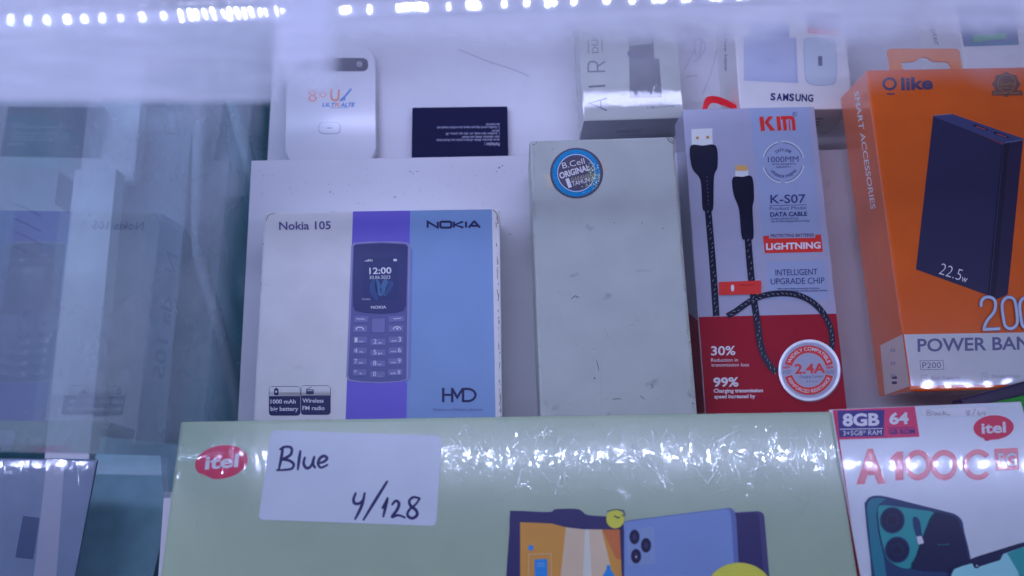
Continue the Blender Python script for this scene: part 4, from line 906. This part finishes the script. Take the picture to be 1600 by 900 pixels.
# neighbour compartment board, with white blocks added to give the bright reflected strip
nb = Box('side_board', TB, (150, 450), .43, [(-120, 60), (290, 66), (282, 690), (-160, 700)], .005, label='grey side board of the neighbouring compartment seen through the glass', cat='display board')
nb.body('panel', [nbm], .0005)
nwm = mat('neighbour_white', (.82, .84, .86), .4, grime=.1)
ns = Box('pale_strip_block', TB, (150, 450), .400, [(118, 265), (181, 263), (139, 724), (66, 724)], .010, label='white block added behind the glass to give the pale reflected strip, lower step')
ns.body('carton', [nwm], .0008)
a = Art(ns, 'printed_marks'); a.ell(140, 336, 1.4, 2, dirt, n=6); a.rect(100, 486, 120, 490, edge_m, 0, 2); a.stroke([(94, 580), (97, 590)], 1.4, dirt); a.done()
nu = Box('pale_strip_block', TB, (150, 450), .414, [(146, 90), (229, 88), (206, 284), (122, 284)], .008, label='white block added behind the glass to give the pale reflected strip, upper step')
nu.body('carton', [nwm], .0008)
a = Art(nu, 'dark_specks'); a.ell(195, 211, 1.4, 2, dirt, n=6); a.ell(200, 247, 1.1, 2, dirt, n=6); a.done()
a = Art(nb, 'printed_label'); a.poly([(92, 268), (116, 284), (108, 334), (85, 318)], mat('label_slate', (.05, .07, .14), .5)); a.done()
a = Art(nb, 'printed_lines')
for y_ in (318, 342, 362, 385): a.stroke([(22, y_), (40, y_+7), (64, y_+20)], 2.2, MATS['label_slate'])
a.poly([(14, 180), (70, 178), (124, 214), (112, 262), (10, 262)], mat('pale_teal_print', (.20, .40, .44), .5)); a.done()
tw = Box('wrapped_box', 19, (120, 720), .33, [(-120, 712), (142, 719), (116, 960), (-160, 960)], .0015, label='dark teal film wrapped box at the lower left behind the glass partition')
tw.body('carton', [mat('wrapped_teal', (.18, .25, .34), .3, film=.4, var=.1)], .001)
a = Art(tw, 'pale_strip'); a.poly([(74, 716), (102, 716), (84, 960), (46, 960)], mat('wrapped_pale', (.34, .38, .44), .3, film=.4)); a.poly([(36, 806), (62, 809), (52, 874), (24, 871)], mat('wrapped_dark', (.06, .10, .18), .3, film=.4)); a.done()
t2b = Box('wrapped_box', 19, (240, 720), .37, [(138, 672), (264, 700), (246, 980), (96, 980)], .02, label='dark blue-green box leaning between the glass partition and the green box')
t2b.body('carton', [mat('leaning_teal', (.22, .42, .46), .4, coat=.2, var=.15)], .001)
tealt = mat('teal_strut', (.42, .62, .62), .4); cabw = mat('cable_pale', (.50, .58, .60), .45, var=.1)
def C(px, py, Z): return CAM + CR @ (ray(px, py)*Z)
cab = bpy.data.objects.new('power_cable', None); link(cab); cab.location = C(368, 660, .42); tag(cab, 'pale mains cable running down in the gap beside the white boards', 'cable')
def tube_at(e, name, pts, r, m):
    o = tube(name, [p - e.location for p in pts], r, m, e); return o
cp = [C(x, y, z) for x, y, z in smooth_pts([(316, 20, .455), (313, 150, .44), (309, 300, .43), (311, 395, .43), (324, 445, .43), (341, 505, .425), (359, 575, .425), (372, 640, .42), (384, 720, .42)], 6)]
tube_at(cab, 'cord', cp, .0036, cabw)
vs_, fs_ = glyphs('SUPREME CABLE 2 x 0.75MM2  SNI', 0.02); xm = max(v[0] for v in vs_); bm = bmesh.new()
nv = [bm.verts.new(C(316 - 2*x/xm - 8*y/CAPH + 2, 400 - 240*x/xm, .4235 + .012*x/xm) - cab.location) for x, y in vs_]
for f in fs_:
    try: bm.faces.new([nv[i] for i in f])
    except ValueError: pass
obj_from_bm('printed_text', bm, [mat('cable_print', (.03, .04, .07), .6)], cab)
for k, (x0, y0, x1, y1) in enumerate(((356, 165, 372, 215), (372, 215, 392, 275))): pass
stt = bpy.data.objects.new('corner_strut', None); link(stt); stt.location = C(400, 300, .46); tag(stt, 'pale teal strut slanting behind the left edge of the boards', 'strut')
tube_at(stt, 'rod', [C(346, 80, .445), C(366, 165, .44), (C(388, 250, .435)), C(420, 345, .43)], .0042, tealt)

# ================================================================ led row and hazy glass rail at the top
def emis(name, col, s):
    m = bpy.data.materials.new(name); m.use_nodes = True; b = m.node_tree.nodes['Principled BSDF']
    b.inputs['Base Color'].default_value = (.8, .8, .8, 1); b.inputs['Emission Color'].default_value = col + (1,); b.inputs['Emission Strength'].default_value = s; return m
led_on = emis('led_on', (.54, .585, 1.0), 330.0)
led_top = emis('led_top', (.85, .88, 1.0), 40.0)
hous = mat('rail_dark', (.02, .03, .06), .4); alu = mat('rail_alu', (.35, .38, .45), .35, metal=.6)
Zr = .235
le = frame_obj('led_strip', ray(400, 0)*Zr, Vector((1, 0.036, 0)).normalized(), Vector((-0.036, 1, 0)).normalized(), Vector((0, 0, 1)))
tag(le, 'row of bright white LEDs along the top rail of the display case', 'light strip')
u_ = Zr/FPX
bm = bmesh.new(); bm_box(bm, -560*u_, 1300*u_, 0*u_, 16*u_, -.006, .0, .0004); obj_from_bm('housing', bm, [hous], le)
bm = bmesh.new(); bm_box(bm, -560*u_, 1300*u_, -26*u_, -2*u_, -.0055, -.0032); obj_from_bm('strip_backing', bm, [alu], le)
chip = None; x = -455.0; k = 0; i = 0
while x < 1230:
    i += 1
    if chip is None:
        bm = bmesh.new(); bm_box(bm, -4*u_, 4*u_, -6*u_, 6*u_, 0, .0008, .0002, seg=1); chip = obj_from_bm('led_chip', bm, [led_top], le); o = chip
    else:
        o = chip.copy(); link(o); o.parent = le
    yy = -14.5 + random.uniform(-1, 1)
    o.location = (x*u_, yy*u_, -.0031); o.scale = ((random.uniform(.75, 1.1), random.uniform(.8, 1.15), 1) if x < -130 else ((random.uniform(.2, .45), random.uniform(.8, 1.6), 1) if x < 30 else (random.uniform(.4, 1.3), random.uniform(.6, 1.0), 1))); o.rotation_euler = (0, 0, random.uniform(-.15, .2) + (.2 if -130 < x < 30 else 0))
    x += random.uniform(27, 34) if x < -130 else (random.uniform(9, 17) if x < 30 else (random.uniform(60,110) if x < 110 else random.choice((8, 12, 34, 38, 46))*random.uniform(.9, 1.15)))
# main lamp over the front edge: its LEDs show up as glints in the wrapping film
me_ = frame_obj('led_lamp', Vector((-.08, .050, -.050)), Vector((1, 0, 0)), Vector((0, math.cos(R(-20)), math.sin(R(-20)))), Vector((0, -math.sin(R(-20)), math.cos(R(-20)))) * -1)
tag(me_, 'main LED lamp bar along the front edge of the case, above the lens', 'lamp')
bm = bmesh.new(); bm_box(bm, -.40, .62, -.004, .008, -.006, -.0025); obj_from_bm('channel', bm, [hous], me_)
bm = bmesh.new(); n_ = 57
for i in range(n_):
    xx = -.39 + i*.0168; bm_box(bm, xx-.0014, xx+.0014, -.0016, .0016, -.0025, -.0018)
obj_from_bm('led_chips', bm, [led_on], me_)

def haze_mat():
    m = bpy.data.materials.new('hazy_glass'); m.use_nodes = True; nt = m.node_tree; n = nt.nodes; L = nt.links
    n.remove(n['Principled BSDF']); out = n['Material Output']
    tc = n.new('ShaderNodeTexCoord'); sp = n.new('ShaderNodeSeparateXYZ'); L.new(tc.outputs['Object'], sp.inputs[0])
    def M(op, a_, b_=None, c_=None):
        q = n.new('ShaderNodeMath'); q.operation = op
        for i_, v in enumerate((a_, b_, c_)):
            if v is None: continue
            if isinstance(v, (int, float)): q.inputs[i_].default_value = v
            else: L.new(v, q.inputs[i_])
        return q.outputs[0]
    def MR(v, a0, a1, b0, b1, sm=True):
        q = n.new('ShaderNodeMapRange'); q.interpolation_type = 'SMOOTHSTEP' if sm else 'LINEAR'
        L.new(v, q.inputs[0]); q.inputs[1].default_value = a0; q.inputs[2].default_value = a1; q.inputs[3].default_value = b0; q.inputs[4].default_value = b1; return q.outputs[0]
    mp = n.new('ShaderNodeMapping'); mp.inputs['Scale'].default_value = (1, 9, 1); L.new(tc.outputs['Object'], mp.inputs[0])
    nz = n.new('ShaderNodeTexNoise'); nz.inputs['Scale'].default_value = 34; nz.inputs['Detail'].default_value = 5; L.new(mp.outputs[0], nz.inputs[0])
    bz = n.new('ShaderNodeTexNoise'); bz.inputs['Scale'].default_value = 48; bz.inputs['Detail'].default_value = 4; bz.inputs['Distortion'].default_value = .8; L.new(tc.outputs['Object'], bz.inputs[0])
    X = sp.outputs[0]; Y = sp.outputs[1]              # metres on the pane: x from the left end, y up from the lower rim
    # depth of the smear and painted LED glare from the top, varying along x
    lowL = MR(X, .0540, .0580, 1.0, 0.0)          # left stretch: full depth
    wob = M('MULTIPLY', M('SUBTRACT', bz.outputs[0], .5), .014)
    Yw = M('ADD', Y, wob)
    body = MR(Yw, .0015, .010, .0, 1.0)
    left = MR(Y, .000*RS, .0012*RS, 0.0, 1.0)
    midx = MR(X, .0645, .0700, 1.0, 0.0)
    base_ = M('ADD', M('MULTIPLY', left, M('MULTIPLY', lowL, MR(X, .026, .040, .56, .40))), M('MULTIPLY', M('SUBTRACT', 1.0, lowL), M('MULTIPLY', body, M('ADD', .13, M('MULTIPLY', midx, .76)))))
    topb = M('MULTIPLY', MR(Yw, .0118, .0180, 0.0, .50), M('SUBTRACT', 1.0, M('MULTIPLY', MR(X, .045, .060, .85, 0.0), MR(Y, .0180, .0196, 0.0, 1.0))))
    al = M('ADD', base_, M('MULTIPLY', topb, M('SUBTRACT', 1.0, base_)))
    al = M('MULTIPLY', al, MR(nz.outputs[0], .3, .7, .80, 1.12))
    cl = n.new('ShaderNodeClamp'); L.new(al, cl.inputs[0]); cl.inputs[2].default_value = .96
    tr = n.new('ShaderNodeBsdfTransparent'); tl = n.new('ShaderNodeBsdfTranslucent'); tl.inputs[0].default_value = (.82, .84, .9, 1)
    df = n.new('ShaderNodeBsdfDiffuse'); df.inputs[0].default_value = (.82, .84, .9, 1)
    mm = n.new('ShaderNodeMixShader'); mm.inputs[0].default_value = .5; L.new(df.outputs[0], mm.inputs[1]); L.new(tl.outputs[0], mm.inputs[2])
    mx = n.new('ShaderNodeMixShader'); L.new(cl.outputs[0], mx.inputs[0]); L.new(tr.outputs[0], mx.inputs[1]); L.new(mm.outputs[0], mx.inputs[2]); L.new(mx.outputs[0], out.inputs[0])
    return m
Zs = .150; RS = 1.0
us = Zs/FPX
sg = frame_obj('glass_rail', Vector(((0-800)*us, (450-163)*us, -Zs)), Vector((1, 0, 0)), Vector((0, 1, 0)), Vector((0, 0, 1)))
tag(sg, 'smeared strip of glass across the top, LED glare painted in as milky haze', 'glass pane')
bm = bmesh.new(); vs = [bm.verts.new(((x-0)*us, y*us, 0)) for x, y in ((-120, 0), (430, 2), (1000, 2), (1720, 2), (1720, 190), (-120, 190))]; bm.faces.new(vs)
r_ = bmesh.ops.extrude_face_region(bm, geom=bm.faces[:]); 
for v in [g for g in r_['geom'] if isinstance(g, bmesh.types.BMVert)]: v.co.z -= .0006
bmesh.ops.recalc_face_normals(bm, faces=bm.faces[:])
obj_from_bm('pane', bm, [haze_mat()], sg)
